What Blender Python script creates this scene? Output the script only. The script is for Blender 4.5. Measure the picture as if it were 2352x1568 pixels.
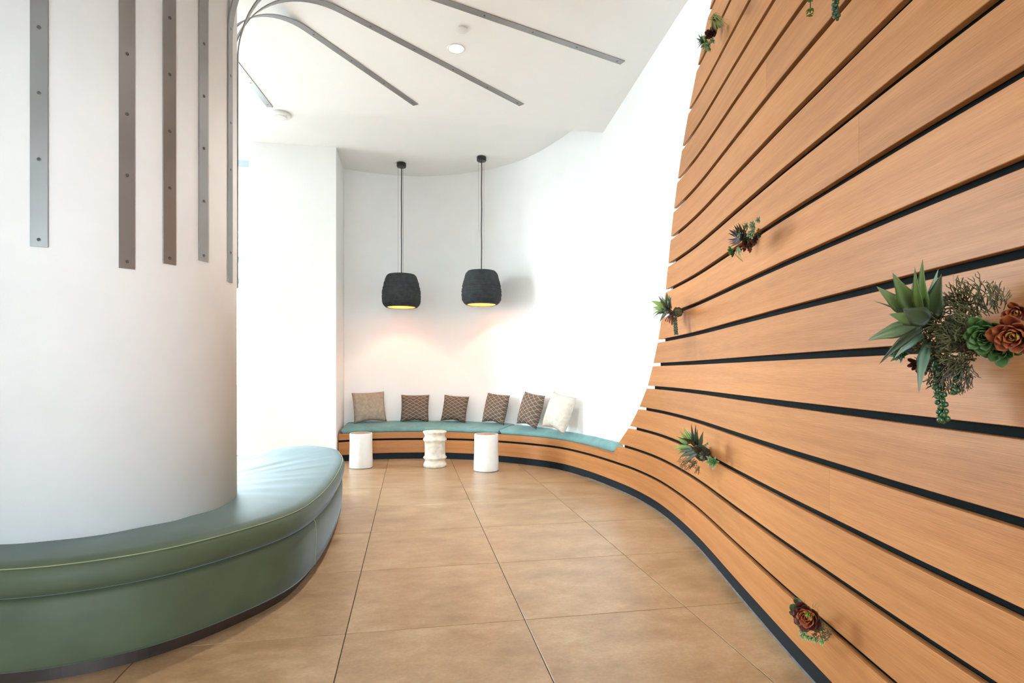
import bpy, math, random
from mathutils import Vector, Matrix, noise as mnoise

# ------------------------------------------------------------------ clear
for o in list(bpy.data.objects):
    bpy.data.objects.remove(o, do_unlink=True)
scene = bpy.context.scene
COL = scene.collection
random.seed(7)

# ------------------------------------------------------------------ camera
W_IMG, H_IMG = 2352, 1568
F, CX, CY, CAM_H = 1300.0, 1176.0, 854.0, 1.2
cam_d = bpy.data.cameras.new('camera')
cam_d.sensor_width = 36.0
cam_d.lens = F / W_IMG * 36.0
cam_d.shift_y = (CY - H_IMG / 2) / W_IMG
cam_d.clip_start = 0.05
cam = bpy.data.objects.new('camera', cam_d)
COL.objects.link(cam)
cam.location = (0, 0, CAM_H)
cam.rotation_euler = (math.radians(90), 0, 0)
scene.camera = cam

# ------------------------------------------------------------------ world + exposure
world = bpy.data.worlds.new('overcast_sky')
scene.world = world
world.use_nodes = True
bg = world.node_tree.nodes['Background']
bg.inputs[0].default_value = (0.795, 0.92, 1.0, 1)
bg.inputs[1].default_value = 17.0
scene.view_settings.view_transform = 'Standard'
scene.view_settings.look = 'None'
scene.view_settings.gamma = 1
scene.view_settings.use_curve_mapping = False
scene.view_settings.exposure = 1.06


def portal(name, loc, rot, sx, sy):
    l = bpy.data.lights.new(name, 'AREA')
    l.shape = 'RECTANGLE'
    l.size, l.size_y = sx, sy
    l.cycles.is_portal = True
    o = bpy.data.objects.new(name, l)
    o.location, o.rotation_euler = loc, rot
    COL.objects.link(o)


# ------------------------------------------------------------------ helpers
TH = math.radians(10.2)
E1 = Vector((-math.sin(TH), math.cos(TH), 0))      # grid direction away from the camera
E2 = Vector((math.cos(TH), math.sin(TH), 0))       # grid direction to the right
Z_PANEL, Z_CEIL = 3.85, 4.15


def pt(px, py, Y):
    return Vector(((px - CX) / F * Y, Y, CAM_H + (CY - py) / F * Y))


def onz(px, py, z):
    Y = (CAM_H - z) * F / (py - CY)
    return Vector(((px - CX) / F * Y, Y, z))


def spline(pts, n, closed=False):
    """Catmull-Rom through 2-D points, resampled at n points of equal arc length."""
    P = [Vector((p[0], p[1])) for p in pts]
    m = len(P)
    out = []
    segs = m if closed else m - 1
    for i in range(segs):
        if closed:
            p0, p1, p2, p3 = P[i - 1], P[i], P[(i + 1) % m], P[(i + 2) % m]
        else:
            p1, p2 = P[i], P[i + 1]
            p0 = P[i - 1] if i > 0 else p1 * 2 - p2
            p3 = P[i + 2] if i + 2 < m else p2 * 2 - p1
        t0 = 0.0
        t1 = t0 + max((p1 - p0).length, 1e-6) ** 0.5
        t2 = t1 + max((p2 - p1).length, 1e-6) ** 0.5
        t3 = t2 + max((p3 - p2).length, 1e-6) ** 0.5
        for k in range(24):
            t = t1 + (t2 - t1) * k / 24
            a1 = p0 * ((t1 - t) / (t1 - t0)) + p1 * ((t - t0) / (t1 - t0))
            a2 = p1 * ((t2 - t) / (t2 - t1)) + p2 * ((t - t1) / (t2 - t1))
            a3 = p2 * ((t3 - t) / (t3 - t2)) + p3 * ((t - t2) / (t3 - t2))
            b1 = a1 * ((t2 - t) / (t2 - t0)) + a2 * ((t - t0) / (t2 - t0))
            b2 = a2 * ((t3 - t) / (t3 - t1)) + a3 * ((t - t1) / (t3 - t1))
            out.append(b1 * ((t2 - t) / (t2 - t1)) + b2 * ((t - t1) / (t2 - t1)))
    out.append(P[0].copy() if closed else P[-1].copy())
    L = [0.0]
    for i in range(1, len(out)):
        L.append(L[-1] + (out[i] - out[i - 1]).length)
    res, j = [], 0
    cnt = n if closed else n - 1
    for k in range(n):
        s = L[-1] * k / cnt
        while j < len(L) - 2 and L[j + 1] < s:
            j += 1
        f = (s - L[j]) / max(L[j + 1] - L[j], 1e-9)
        res.append(out[j].lerp(out[j + 1], min(max(f, 0), 1)))
    return res


class Curve2:
    """plan curve with arc length, sampled finely; normal points to the left of travel"""
    def __init__(self, pts, n=900):
        self.p = spline(pts, n)
        self.s = [0.0]
        for i in range(1, n):
            self.s.append(self.s[-1] + (self.p[i] - self.p[i - 1]).length)
        self.len = self.s[-1]
        # smooth the tangents
        self.t = []
        for i in range(n):
            a, b = self.p[max(i - 6, 0)], self.p[min(i + 6, n - 1)]
            self.t.append((b - a).normalized())

    def at(self, s):
        n = len(self.p)
        x = min(max(s / self.len, 0), 1) * (n - 1)
        i = min(int(x), n - 2)
        f = x - i
        p = self.p[i].lerp(self.p[i + 1], f)
        t = self.t[i].lerp(self.t[i + 1], f).normalized()
        return p, t, Vector((-t.y, t.x))

    def off(self, s, d, z):
        p, t, nn = self.at(s)
        q = p + nn * d
        return Vector((q.x, q.y, z))

    def hit(self, px, d=0.0, s0=None):
        """arc length where the sight line through pixel column px meets the curve offset by d"""
        k = (px - CX) / F
        n = len(self.p)
        prev = None
        best = None
        for i in range(n):
            nn = Vector((-self.t[i].y, self.t[i].x))
            q = self.p[i] + nn * d
            g = q.x - k * q.y
            if prev is not None and q.y > 0.3 and (g >= 0) != (prev >= 0):
                best = self.s[i - 1] + (self.s[i] - self.s[i - 1]) * (prev / (prev - g))
            prev = g
        return best


def mesh_obj(name, verts, faces, mat=None, parent=None, smooth=False, uvs=None, mats=None, fmat=None):
    me = bpy.data.meshes.new(name)
    me.from_pydata([tuple(v) for v in verts], [], faces)
    if uvs is not None:
        uvl = me.uv_layers.new(name='UVMap')
        for l in me.loops:
            uvl.data[l.index].uv = uvs[l.vertex_index]
    if mats:
        for m in mats:
            me.materials.append(m)
        if fmat:
            for p, i in zip(me.polygons, fmat):
                p.material_index = i
    elif mat:
        me.materials.append(mat)
    if smooth:
        for p in me.polygons:
            p.use_smooth = True
    me.update()
    o = bpy.data.objects.new(name, me)
    COL.objects.link(o)
    if parent:
        o.parent = parent
    return o


def empty(name, loc=(0, 0, 0)):
    o = bpy.data.objects.new(name, None)
    o.empty_display_size = 0.1
    o.location = loc
    COL.objects.link(o)
    return o


def tag(o, label=None, cat=None, group=None, kind=None):
    if label: o['label'] = label
    if cat: o['category'] = cat
    if group: o['group'] = group
    if kind: o['kind'] = kind
    return o


def loft(rings, closed_ring=True, cap=True):
    """rings: list of equal-length lists of Vectors -> verts, faces"""
    v, f = [], []
    m = len(rings[0])
    for r in rings:
        v.extend(r)
    for i in range(len(rings) - 1):
        for j in range(m if closed_ring else m - 1):
            a, b = i * m + j, i * m + (j + 1) % m
            f.append((a, b, b + m, a + m))
    if cap and closed_ring:
        f.append(tuple(reversed(range(m))))
        f.append(tuple(range((len(rings) - 1) * m, len(rings) * m)))
    return v, f


def lathe(profile, seg=48, center=(0, 0, 0), wob=None, cap=True):
    rings = []
    for (r, z) in profile:
        ring = []
        for k in range(seg):
            a = 2 * math.pi * k / seg
            rr = r if wob is None else r * wob(a, z)
            ring.append(Vector((center[0] + rr * math.cos(a), center[1] + rr * math.sin(a), center[2] + z)))
        rings.append(ring)
    return loft(rings, cap=cap)


def box_pts(a, b, c, d, z0, z1):
    """vertical prism over four plan points"""
    v = [Vector((p[0], p[1], z0)) for p in (a, b, c, d)] + [Vector((p[0], p[1], z1)) for p in (a, b, c, d)]
    f = [(3, 2, 1, 0), (4, 5, 6, 7), (0, 1, 5, 4), (1, 2, 6, 5), (2, 3, 7, 6), (3, 0, 4, 7)]
    return v, f


def tube(path, r, seg=8, taper=None):
    rings = []
    n = len(path)
    ref = Vector((0.13, 0.37, 0.92)).normalized()
    for i, p in enumerate(path):
        t = (path[min(i + 1, n - 1)] - path[max(i - 1, 0)]).normalized()
        u = t.cross(ref)
        if u.length < 0.05:
            u = t.cross(Vector((1, 0, 0)))
        u.normalize()
        w = t.cross(u)
        rr = r if taper is None else r * taper(i / max(n - 1, 1))
        rings.append([p + (u * math.cos(2 * math.pi * k / seg) + w * math.sin(2 * math.pi * k / seg)) * rr for k in range(seg)])
    return loft(rings)


def join(parts):
    v, f = [], []
    for pv, pf in parts:
        o = len(v)
        v.extend(pv)
        f.extend(tuple(i + o for i in q) for q in pf)
    return v, f


# ------------------------------------------------------------------ materials
def new_mat(name):
    m = bpy.data.materials.new(name)
    m.use_nodes = True
    nt = m.node_tree
    return m, nt, nt.nodes['Principled BSDF']


def N(nt, typ, **kw):
    n = nt.nodes.new(typ)
    for k, v in kw.items():
        setattr(n, k, v)
    return n


def ramp(nt, stops):
    r = N(nt, 'ShaderNodeValToRGB')
    els = r.color_ramp.elements
    while len(els) < len(stops):
        els.new(0.5)
    for e, (p, c) in zip(els, stops):
        e.position = p
        e.color = (*c, 1)
    return r


def simple(name, col, rough=0.5, metal=0.0, spec=0.5, noise_amt=0.0, nscale=8.0, bump=0.0, bscale=60.0, coords='Object', sheen=0.0):
    m, nt, b = new_mat(name)
    b.inputs['Roughness'].default_value = rough
    b.inputs['Metallic'].default_value = metal
    b.inputs['Specular IOR Level'].default_value = spec
    if sheen:
        b.inputs['Sheen Weight'].default_value = sheen
        b.inputs['Sheen Roughness'].default_value = 0.35
        b.inputs['Sheen Tint'].default_value = (0.62, 0.82, 1.0, 1)  # blue tint imitates window daylight reflected on the fabric
    tc = N(nt, 'ShaderNodeTexCoord')
    nz = N(nt, 'ShaderNodeTexNoise')
    nz.inputs['Scale'].default_value = nscale
    nz.inputs['Detail'].default_value = 5
    nt.links.new(tc.outputs[coords], nz.inputs['Vector'])
    lo = tuple(c * (1 - noise_amt) for c in col)
    hi = tuple(min(c * (1 + noise_amt), 1) for c in col)
    r = ramp(nt, [(0.3, lo), (0.7, hi)])
    nt.links.new(nz.outputs['Fac'], r.inputs['Fac'])
    nt.links.new(r.outputs['Color'], b.inputs['Base Color'])
    if bump:
        n2 = N(nt, 'ShaderNodeTexNoise')
        n2.inputs['Scale'].default_value = bscale
        n2.inputs['Detail'].default_value = 4
        nt.links.new(tc.outputs[coords], n2.inputs['Vector'])
        bp = N(nt, 'ShaderNodeBump')
        bp.inputs['Strength'].default_value = bump
        bp.inputs['Distance'].default_value = 0.01
        nt.links.new(n2.outputs['Fac'], bp.inputs['Height'])
        nt.links.new(bp.outputs['Normal'], b.inputs['Normal'])
    return m


def emission(name, col, strength):
    m, nt, b = new_mat(name)
    b.inputs['Base Color'].default_value = (*col, 1)
    b.inputs['Emission Color'].default_value = (*col, 1)
    b.inputs['Emission Strength'].default_value = strength
    return m


def wood_mat(name, dark, mid, light, rough=0.42):
    m, nt, b = new_mat(name)
    uv = N(nt, 'ShaderNodeUVMap')
    info = N(nt, 'ShaderNodeObjectInfo')
    sc = N(nt, 'ShaderNodeVectorMath', operation='SCALE')
    comb = N(nt, 'ShaderNodeCombineXYZ')
    mul = N(nt, 'ShaderNodeMath', operation='MULTIPLY')
    mul.inputs[1].default_value = 37.0
    nt.links.new(info.outputs['Random'], mul.inputs[0])
    nt.links.new(mul.outputs[0], comb.inputs[0])
    nt.links.new(mul.outputs[0], comb.inputs[1])
    add = N(nt, 'ShaderNodeVectorMath', operation='ADD')
    nt.links.new(uv.outputs[0], add.inputs[0])
    nt.links.new(comb.outputs[0], add.inputs[1])

    def streak(su, sv, detail, rgh=0.6, dist=0.0):
        mp = N(nt, 'ShaderNodeMapping')
        mp.inputs['Scale'].default_value = (su, sv, 1)
        nt.links.new(add.outputs[0], mp.inputs['Vector'])
        n = N(nt, 'ShaderNodeTexNoise')
        n.inputs['Scale'].default_value = 1.0
        n.inputs['Detail'].default_value = detail
        n.inputs['Roughness'].default_value = rgh
        n.inputs['Distortion'].default_value = dist
        nt.links.new(mp.outputs[0], n.inputs['Vector'])
        return n
    fine = streak(7, 420, 3, 0.7)
    band = streak(0.55, 22, 4, 0.6, 0.2)
    r = ramp(nt, [(0.2, dark), (0.5, mid), (0.82, light)])
    mx = N(nt, 'ShaderNodeMix', data_type='FLOAT')
    mx.inputs[0].default_value = 0.42
    nt.links.new(fine.outputs['Fac'], mx.inputs[2])
    nt.links.new(band.outputs['Fac'], mx.inputs[3])
    nt.links.new(mx.outputs[0], r.inputs['Fac'])
    hsv = N(nt, 'ShaderNodeHueSaturation')
    mr = N(nt, 'ShaderNodeMapRange')
    mr.inputs['To Min'].default_value = 0.9
    mr.inputs['To Max'].default_value = 1.1
    nt.links.new(info.outputs['Random'], mr.inputs['Value'])
    nt.links.new(mr.outputs[0], hsv.inputs['Value'])
    nt.links.new(r.outputs['Color'], hsv.inputs['Color'])
    nt.links.new(hsv.outputs['Color'], b.inputs['Base Color'])
    b.inputs['Roughness'].default_value = rough
    b.inputs['Specular IOR Level'].default_value = 0.25
    bp = N(nt, 'ShaderNodeBump')
    bp.inputs['Strength'].default_value = 0.12
    bp.inputs['Distance'].default_value = 0.002
    nt.links.new(fine.outputs['Fac'], bp.inputs['Height'])
    nt.links.new(bp.outputs['Normal'], b.inputs['Normal'])
    return m


def tile_mat():
    m, nt, b = new_mat('stone_tile')
    tc = N(nt, 'ShaderNodeTexCoord')
    info = N(nt, 'ShaderNodeObjectInfo')
    mul = N(nt, 'ShaderNodeMath', operation='MULTIPLY')
    mul.inputs[1].default_value = 53.0
    nt.links.new(info.outputs['Random'], mul.inputs[0])
    comb = N(nt, 'ShaderNodeCombineXYZ')
    nt.links.new(mul.outputs[0], comb.inputs[2])
    add = N(nt, 'ShaderNodeVectorMath', operation='ADD')
    nt.links.new(tc.outputs['Object'], add.inputs[0])
    nt.links.new(comb.outputs[0], add.inputs[1])

    def nz(scale, sx, sy, det, rg=0.6, dist=0.0):
        mp = N(nt, 'ShaderNodeMapping')
        mp.inputs['Scale'].default_value = (sx, sy, 1)
        nt.links.new(add.outputs[0], mp.inputs['Vector'])
        n = N(nt, 'ShaderNodeTexNoise')
        n.inputs['Scale'].default_value = scale
        n.inputs['Detail'].default_value = det
        n.inputs['Roughness'].default_value = rg
        n.inputs['Distortion'].default_value = dist
        nt.links.new(mp.outputs[0], n.inputs['Vector'])
        return n
    cloud = nz(3.6, 0.8, 1.3, 12, 0.76, 0.05)
    grain = nz(70, 1, 1.6, 3)
    specks = nz(150, 1, 1, 1)
    r1 = ramp(nt, [(0.3, (0.255, 0.152, 0.075)), (0.5, (0.37, 0.236, 0.126)), (0.7, (0.48, 0.34, 0.205))])
    nt.links.new(cloud.outputs['Fac'], r1.inputs['Fac'])
    r2 = ramp(nt, [(0.35, (0.78, 0.78, 0.78)), (0.65, (1.0, 1.0, 1.0))])
    nt.links.new(grain.outputs['Fac'], r2.inputs['Fac'])
    r3 = ramp(nt, [(0.22, (0.55, 0.52, 0.5)), (0.3, (1, 1, 1))])
    nt.links.new(specks.outputs['Fac'], r3.inputs['Fac'])
    m1 = N(nt, 'ShaderNodeMix', data_type='RGBA', blend_type='MULTIPLY')
    m1.inputs[0].default_value = 0.6
    nt.links.new(r1.outputs['Color'], m1.inputs[6])
    nt.links.new(r2.outputs['Color'], m1.inputs[7])
    m2 = N(nt, 'ShaderNodeMix', data_type='RGBA', blend_type='MULTIPLY')
    m2.inputs[0].default_value = 0.7
    nt.links.new(m1.outputs[2], m2.inputs[6])
    nt.links.new(r3.outputs['Color'], m2.inputs[7])
    nt.links.new(m2.outputs[2], b.inputs['Base Color'])
    rr = N(nt, 'ShaderNodeMapRange')
    rr.inputs['To Min'].default_value = 0.22
    rr.inputs['To Max'].default_value = 0.44
    nt.links.new(cloud.outputs['Fac'], rr.inputs['Value'])
    nt.links.new(rr.outputs[0], b.inputs['Roughness'])
    bp = N(nt, 'ShaderNodeBump')
    bp.inputs['Strength'].default_value = 0.05
    bp.inputs['Distance'].default_value = 0.004
    nt.links.new(grain.outputs['Fac'], bp.inputs['Height'])
    nt.links.new(bp.outputs['Normal'], b.inputs['Normal'])
    return m


def leaf_mat(name, base, mid, tip, rough=0.42, sss=0.0):
    m, nt, b = new_mat(name)
    uv = N(nt, 'ShaderNodeUVMap')
    sep = N(nt, 'ShaderNodeSeparateXYZ')
    nt.links.new(uv.outputs[0], sep.inputs[0])
    tc = N(nt, 'ShaderNodeTexCoord')
    nz = N(nt, 'ShaderNodeTexNoise')
    nz.inputs['Scale'].default_value = 30
    nt.links.new(tc.outputs['Object'], nz.inputs['Vector'])
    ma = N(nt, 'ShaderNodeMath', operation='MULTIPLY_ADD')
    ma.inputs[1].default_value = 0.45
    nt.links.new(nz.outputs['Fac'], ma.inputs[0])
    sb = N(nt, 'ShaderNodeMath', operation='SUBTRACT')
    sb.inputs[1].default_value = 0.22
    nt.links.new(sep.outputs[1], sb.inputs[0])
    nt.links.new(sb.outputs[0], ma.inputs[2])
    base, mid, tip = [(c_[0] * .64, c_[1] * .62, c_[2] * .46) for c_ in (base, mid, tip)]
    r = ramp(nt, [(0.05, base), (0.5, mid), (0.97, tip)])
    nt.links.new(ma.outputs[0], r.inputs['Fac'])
    nt.links.new(r.outputs['Color'], b.inputs['Base Color'])
    b.inputs['Roughness'].default_value = rough + .1
    b.inputs['Specular IOR Level'].default_value = 0.3
    return m


M = {}
M['pavement'] = simple('concrete_pavement', (0.36, 0.36, 0.35), 0.9, noise_amt=0.15, nscale=1.5)
M['plaster'] = simple('white_plaster', (0.885, 0.885, 0.875), 0.85, noise_amt=0.015, nscale=3, bump=0.03, bscale=180, spec=0.2)
M['column'] = simple('white_column_paint', (0.87, 0.87, 0.875), 0.7, noise_amt=0.02, nscale=4, bump=0.03, bscale=160, spec=0.3)
M['ceiling'] = simple('ceiling_paint', (0.86, 0.86, 0.845), 0.9, noise_amt=0.01, nscale=3, spec=0.2)
M['wood'] = wood_mat('oiled_wood', (0.225, 0.078, 0.023), (0.425, 0.176, 0.057), (0.60, 0.295, 0.112))
M['black'] = simple('black_batten', (0.006, 0.0095, 0.010), 0.8, spec=0.1, noise_amt=0.2)
M['toe'] = simple('charcoal_kick', (0.006, 0.011, 0.016), 0.65, spec=0.2, noise_amt=0.15, nscale=20)
M['tile'] = tile_mat()
M['grout'] = simple('dark_grout', (0.035, 0.026, 0.02), 0.9, noise_amt=0.2)
M['sealant'] = simple('grey_sealant', (0.11, 0.105, 0.10), 0.7, noise_amt=0.3, nscale=30)
M['steel'] = simple('brushed_steel', (0.30, 0.30, 0.30), 0.42, metal=0.8, noise_amt=0.12, nscale=2.5, bump=0.03, bscale=120)
M['screw'] = simple('dark_screw', (0.12, 0.12, 0.12), 0.4, metal=0.8, noise_amt=0.1)
M['green'] = simple('green_velvet', (0.058, 0.078, 0.044), 0.62, spec=0.35, noise_amt=0.12, nscale=5, bump=0.05, bscale=300, sheen=0.28)
M['piping'] = simple('olive_piping', (0.22, 0.25, 0.15), 0.6, noise_amt=0.1)
M['plinth'] = simple('dark_brown_plinth', (0.022, 0.013, 0.009), 0.5, noise_amt=0.3, nscale=12)
M['teal'] = simple('teal_fabric', (0.135, 0.275, 0.268), 0.75, noise_amt=0.14, nscale=9, bump=0.12, bscale=220, sheen=0.15)
M['beige'] = simple('beige_weave', (0.36, 0.285, 0.215), 0.85, noise_amt=0.2, nscale=25, bump=0.2, bscale=160)
M['cream'] = simple('cream_weave', (0.60, 0.55, 0.47), 0.85, noise_amt=0.14, nscale=25, bump=0.2, bscale=160)
M['shade'] = simple('slate_fibre', (0.030, 0.037, 0.040), 0.8, noise_amt=0.45, nscale=16, bump=0.3, bscale=90)
M['lining'] = simple('amber_lining', (0.55, 0.24, 0.07), 0.7, noise_amt=0.1)
M['canopy'] = simple('black_canopy', (0.012, 0.014, 0.015), 0.35, noise_amt=0.1)
M['wire'] = simple('thin_wire', (0.30, 0.29, 0.28), 0.4, metal=0.7, noise_amt=0.05)
M['whitepaint'] = simple('white_stool_paint', (0.78, 0.775, 0.75), 0.55, noise_amt=0.03, nscale=12, bump=0.05, bscale=40)
M['limewash'] = simple('limewashed_wood', (0.66, 0.60, 0.50), 0.75, noise_amt=0.22, nscale=14, bump=0.15, bscale=50)
M['stooltop'] = simple('stool_top_wood', (0.36, 0.19, 0.10), 0.6, noise_amt=0.35, nscale=30)
M['whiteplastic'] = simple('white_plastic', (0.74, 0.74, 0.72), 0.45, noise_amt=0.01)
M['bulb'] = emission('warm_bulb', (1.0, 0.66, 0.34), 7)
M['downlight'] = emission('downlight_lens', (1.0, 0.86, 0.70), 14)
M['frame'] = simple('window_frame_paint', (0.42, 0.50, 0.55), 0.45, noise_amt=0.03)
# leaves
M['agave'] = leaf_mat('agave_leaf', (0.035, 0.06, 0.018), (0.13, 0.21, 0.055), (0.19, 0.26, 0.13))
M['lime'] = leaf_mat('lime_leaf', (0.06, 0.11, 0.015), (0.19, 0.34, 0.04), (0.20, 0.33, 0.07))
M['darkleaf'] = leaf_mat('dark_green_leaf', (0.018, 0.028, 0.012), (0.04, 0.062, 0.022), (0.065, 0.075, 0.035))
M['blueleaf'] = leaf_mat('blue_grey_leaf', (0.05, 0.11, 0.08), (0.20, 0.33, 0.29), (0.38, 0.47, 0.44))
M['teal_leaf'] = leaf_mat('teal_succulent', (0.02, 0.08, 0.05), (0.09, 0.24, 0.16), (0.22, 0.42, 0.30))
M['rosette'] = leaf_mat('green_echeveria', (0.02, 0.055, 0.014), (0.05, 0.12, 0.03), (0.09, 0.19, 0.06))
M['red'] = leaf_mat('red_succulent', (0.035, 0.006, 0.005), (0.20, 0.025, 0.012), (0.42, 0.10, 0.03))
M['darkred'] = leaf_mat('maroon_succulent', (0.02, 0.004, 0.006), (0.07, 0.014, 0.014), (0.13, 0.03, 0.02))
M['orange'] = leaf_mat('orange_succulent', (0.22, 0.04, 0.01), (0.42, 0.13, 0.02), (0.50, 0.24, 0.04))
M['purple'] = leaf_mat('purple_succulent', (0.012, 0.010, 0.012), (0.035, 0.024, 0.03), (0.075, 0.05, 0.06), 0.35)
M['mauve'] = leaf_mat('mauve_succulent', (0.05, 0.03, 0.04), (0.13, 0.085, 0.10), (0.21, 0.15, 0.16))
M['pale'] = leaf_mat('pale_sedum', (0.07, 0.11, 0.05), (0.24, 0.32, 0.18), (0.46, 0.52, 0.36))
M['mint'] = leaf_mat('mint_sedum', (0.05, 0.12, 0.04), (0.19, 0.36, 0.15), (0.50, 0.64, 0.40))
M['moss'] = simple('olive_moss_twig', (0.075, 0.07, 0.022), 0.8, noise_amt=0.5, nscale=40)
M['twig'] = simple('brown_twig', (0.075, 0.062, 0.035), 0.8, noise_amt=0.4, nscale=40)
M['stringbead'] = simple('pale_green_bead', (0.10, 0.15, 0.075), 0.4, noise_amt=0.7, nscale=90)
M['bead'] = simple('green_bead', (0.022, 0.06, 0.018), 0.3, noise_amt=0.3, nscale=40)
M['airplant'] = leaf_mat('air_plant', (0.10, 0.13, 0.02), (0.27, 0.30, 0.07), (0.46, 0.42, 0.22))
M['soil'] = simple('dark_moss_core', (0.022, 0.022, 0.010), 0.9, noise_amt=0.4, nscale=40)


def pattern_mat():
    m, nt, b = new_mat('brown_lattice_fabric')
    uv = N(nt, 'ShaderNodeUVMap')
    nz = N(nt, 'ShaderNodeTexNoise')
    nz.inputs['Scale'].default_value = 7
    nt.links.new(uv.outputs[0], nz.inputs['Vector'])
    sep = N(nt, 'ShaderNodeSeparateXYZ')
    mixv = N(nt, 'ShaderNodeVectorMath', operation='MULTIPLY_ADD')
    nt.links.new(nz.outputs['Color'], mixv.inputs[0])
    mixv.inputs[1].default_value = (0.035, 0.035, 0)
    nt.links.new(uv.outputs[0], mixv.inputs[2])
    nt.links.new(mixv.outputs[0], sep.inputs[0])

    def line(sgn):
        a = N(nt, 'ShaderNodeMath', operation='MULTIPLY'); a.inputs[1].default_value = 4.2 * sgn
        c = N(nt, 'ShaderNodeMath', operation='MULTIPLY'); c.inputs[1].default_value = 7.0
        nt.links.new(sep.outputs[0], a.inputs[0])
        nt.links.new(sep.outputs[1], c.inputs[0])
        s = N(nt, 'ShaderNodeMath', operation='ADD')
        nt.links.new(a.outputs[0], s.inputs[0]); nt.links.new(c.outputs[0], s.inputs[1])
        f = N(nt, 'ShaderNodeMath', operation='FRACT')
        nt.links.new(s.outputs[0], f.inputs[0])
        l = N(nt, 'ShaderNodeMath', operation='LESS_THAN'); l.inputs[1].default_value = 0.075
        nt.links.new(f.outputs[0], l.inputs[0])
        return l
    l1, l2 = line(1), line(-1)
    mx = N(nt, 'ShaderNodeMath', operation='MAXIMUM')
    nt.links.new(l1.outputs[0], mx.inputs[0]); nt.links.new(l2.outputs[0], mx.inputs[1])
    n2 = N(nt, 'ShaderNodeTexNoise'); n2.inputs['Scale'].default_value = 30
    nt.links.new(uv.outputs[0], n2.inputs['Vector'])
    r = ramp(nt, [(0.3, (0.095, 0.066, 0.050)), (0.7, (0.17, 0.118, 0.088))])
    nt.links.new(n2.outputs['Fac'], r.inputs['Fac'])
    mc = N(nt, 'ShaderNodeMix', data_type='RGBA')
    nt.links.new(mx.outputs[0], mc.inputs[0])
    nt.links.new(r.outputs['Color'], mc.inputs[6])
    mc.inputs[7].default_value = (0.46, 0.39, 0.31, 1)
    nt.links.new(mc.outputs[2], b.inputs['Base Color'])
    b.inputs['Roughness'].default_value = 0.85
    b.inputs['Specular IOR Level'].default_value = 0.2
    return m


M['lattice'] = pattern_mat()


def glass_mat():
    m, nt, b = new_mat('window_glass')
    out = [n for n in nt.nodes if n.type == 'OUTPUT_MATERIAL'][0]
    nt.nodes.remove(b)
    tr = N(nt, 'ShaderNodeBsdfTransparent')
    tr.inputs[0].default_value = (0.97, 0.985, 0.99, 1)
    gl = N(nt, 'ShaderNodeBsdfGlossy')
    gl.inputs['Roughness'].default_value = 0.02
    fr = N(nt, 'ShaderNodeFresnel')
    fr.inputs[0].default_value = 1.2
    mx = N(nt, 'ShaderNodeMixShader')
    nt.links.new(fr.outputs[0], mx.inputs[0])
    nt.links.new(tr.outputs[0], mx.inputs[1])
    nt.links.new(gl.outputs[0], mx.inputs[2])
    nt.links.new(mx.outputs[0], out.inputs[0])
    return m


M['glass'] = glass_mat()

# ------------------------------------------------------------------ plan curves
WOOD = Curve2([(-2.36, 7.55), (-1.9, 7.76), (-1.2, 7.84), (-.88, 7.81), (-.5, 7.71), (-.176, 7.55), (.242, 7.27),
               (.57, 6.95), (.83, 6.45), (1.03, 5.88), (1.15, 5.45), (1.215, 5.1), (1.25, 4.8), (1.266, 4.4),
               (1.26, 3.87), (1.2, 2.97), (1.165, 2.42), (1.15, 2.08), (1.138, 1.79), (1.132, 1.6), (1.127, 1.25),
               (1.12, .5), (1.12, -.7), (1.12, -2.4)], 1400)
WALL = Curve2([(-2.443, 8.23), (-1.98, 8.43), (-1.42, 8.54), (-.886, 8.466), (-.485, 8.32), (-.09, 8.08), (.15, 7.86),
               (.43, 7.48), (.64, 7.1), (.83, 6.72), (.985, 6.35), (1.095, 5.98), (1.19, 5.6), (1.265, 5.25),
               (1.31, 4.9), (1.336, 4.4), (1.33, 3.87), (1.272, 2.97), (1.237, 2.42), (1.215, 1.9), (1.203, 1.5),
               (1.195, 1.0), (1.19, -.7), (1.19, -2.5), (1.19, -3.6)], 900)
# along both curves the room lies on the right-hand side of travel, so room-side offsets are negative

# ------------------------------------------------------------------ floor
TW, TD = 0.838, 0.832
floor = empty('floor'); tag(floor, 'beige stone-look floor of large square tiles with thin dark joints', kind='structure')
v, f = box_pts((-7.2, -3.8), (3.0, -3.8), (3.0, 10.0), (-7.2, 10.0), -0.12, -0.004)
mesh_obj('grout_bed', v, f, M['grout'], floor)
gap = 0.0042
tv, tf = [], []
hw, hd, ch = TW / 2 - gap / 2, TD / 2 - gap / 2, 0.0012
ring0 = [Vector((x * hw, y * hd, -0.01)) for x, y in ((-1, -1), (1, -1), (1, 1), (-1, 1))]
ring1 = [Vector((x * hw, y * hd, -ch)) for x, y in ((-1, -1), (1, -1), (1, 1), (-1, 1))]
ring2 = [Vector((x * (hw - ch), y * (hd - ch), 0)) for x, y in ((-1, -1), (1, -1), (1, 1), (-1, 1))]
tv, tf = loft([ring0, ring1, ring2])
tile_me = None
TILE0 = onz(1145, 1292, 0)
for i in range(-8, 4):
    for j in range(-7, 8):
        c = TILE0 + E2 * (TW * (i + .5)) + E1 * (TD * (j + .5))
        if c.x < -6.6 or c.x > 2.0 or c.y < -3.2 or c.y > 8.9:
            continue
        if tile_me is None:
            o = mesh_obj('tile', tv, tf, M['tile'], floor)
            tile_me = o.data
        else:
            o = bpy.data.objects.new('tile', tile_me)
            COL.objects.link(o)
            o.parent = floor
        o.location = c
        o.rotation_euler = (0, 0, TH)

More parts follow.
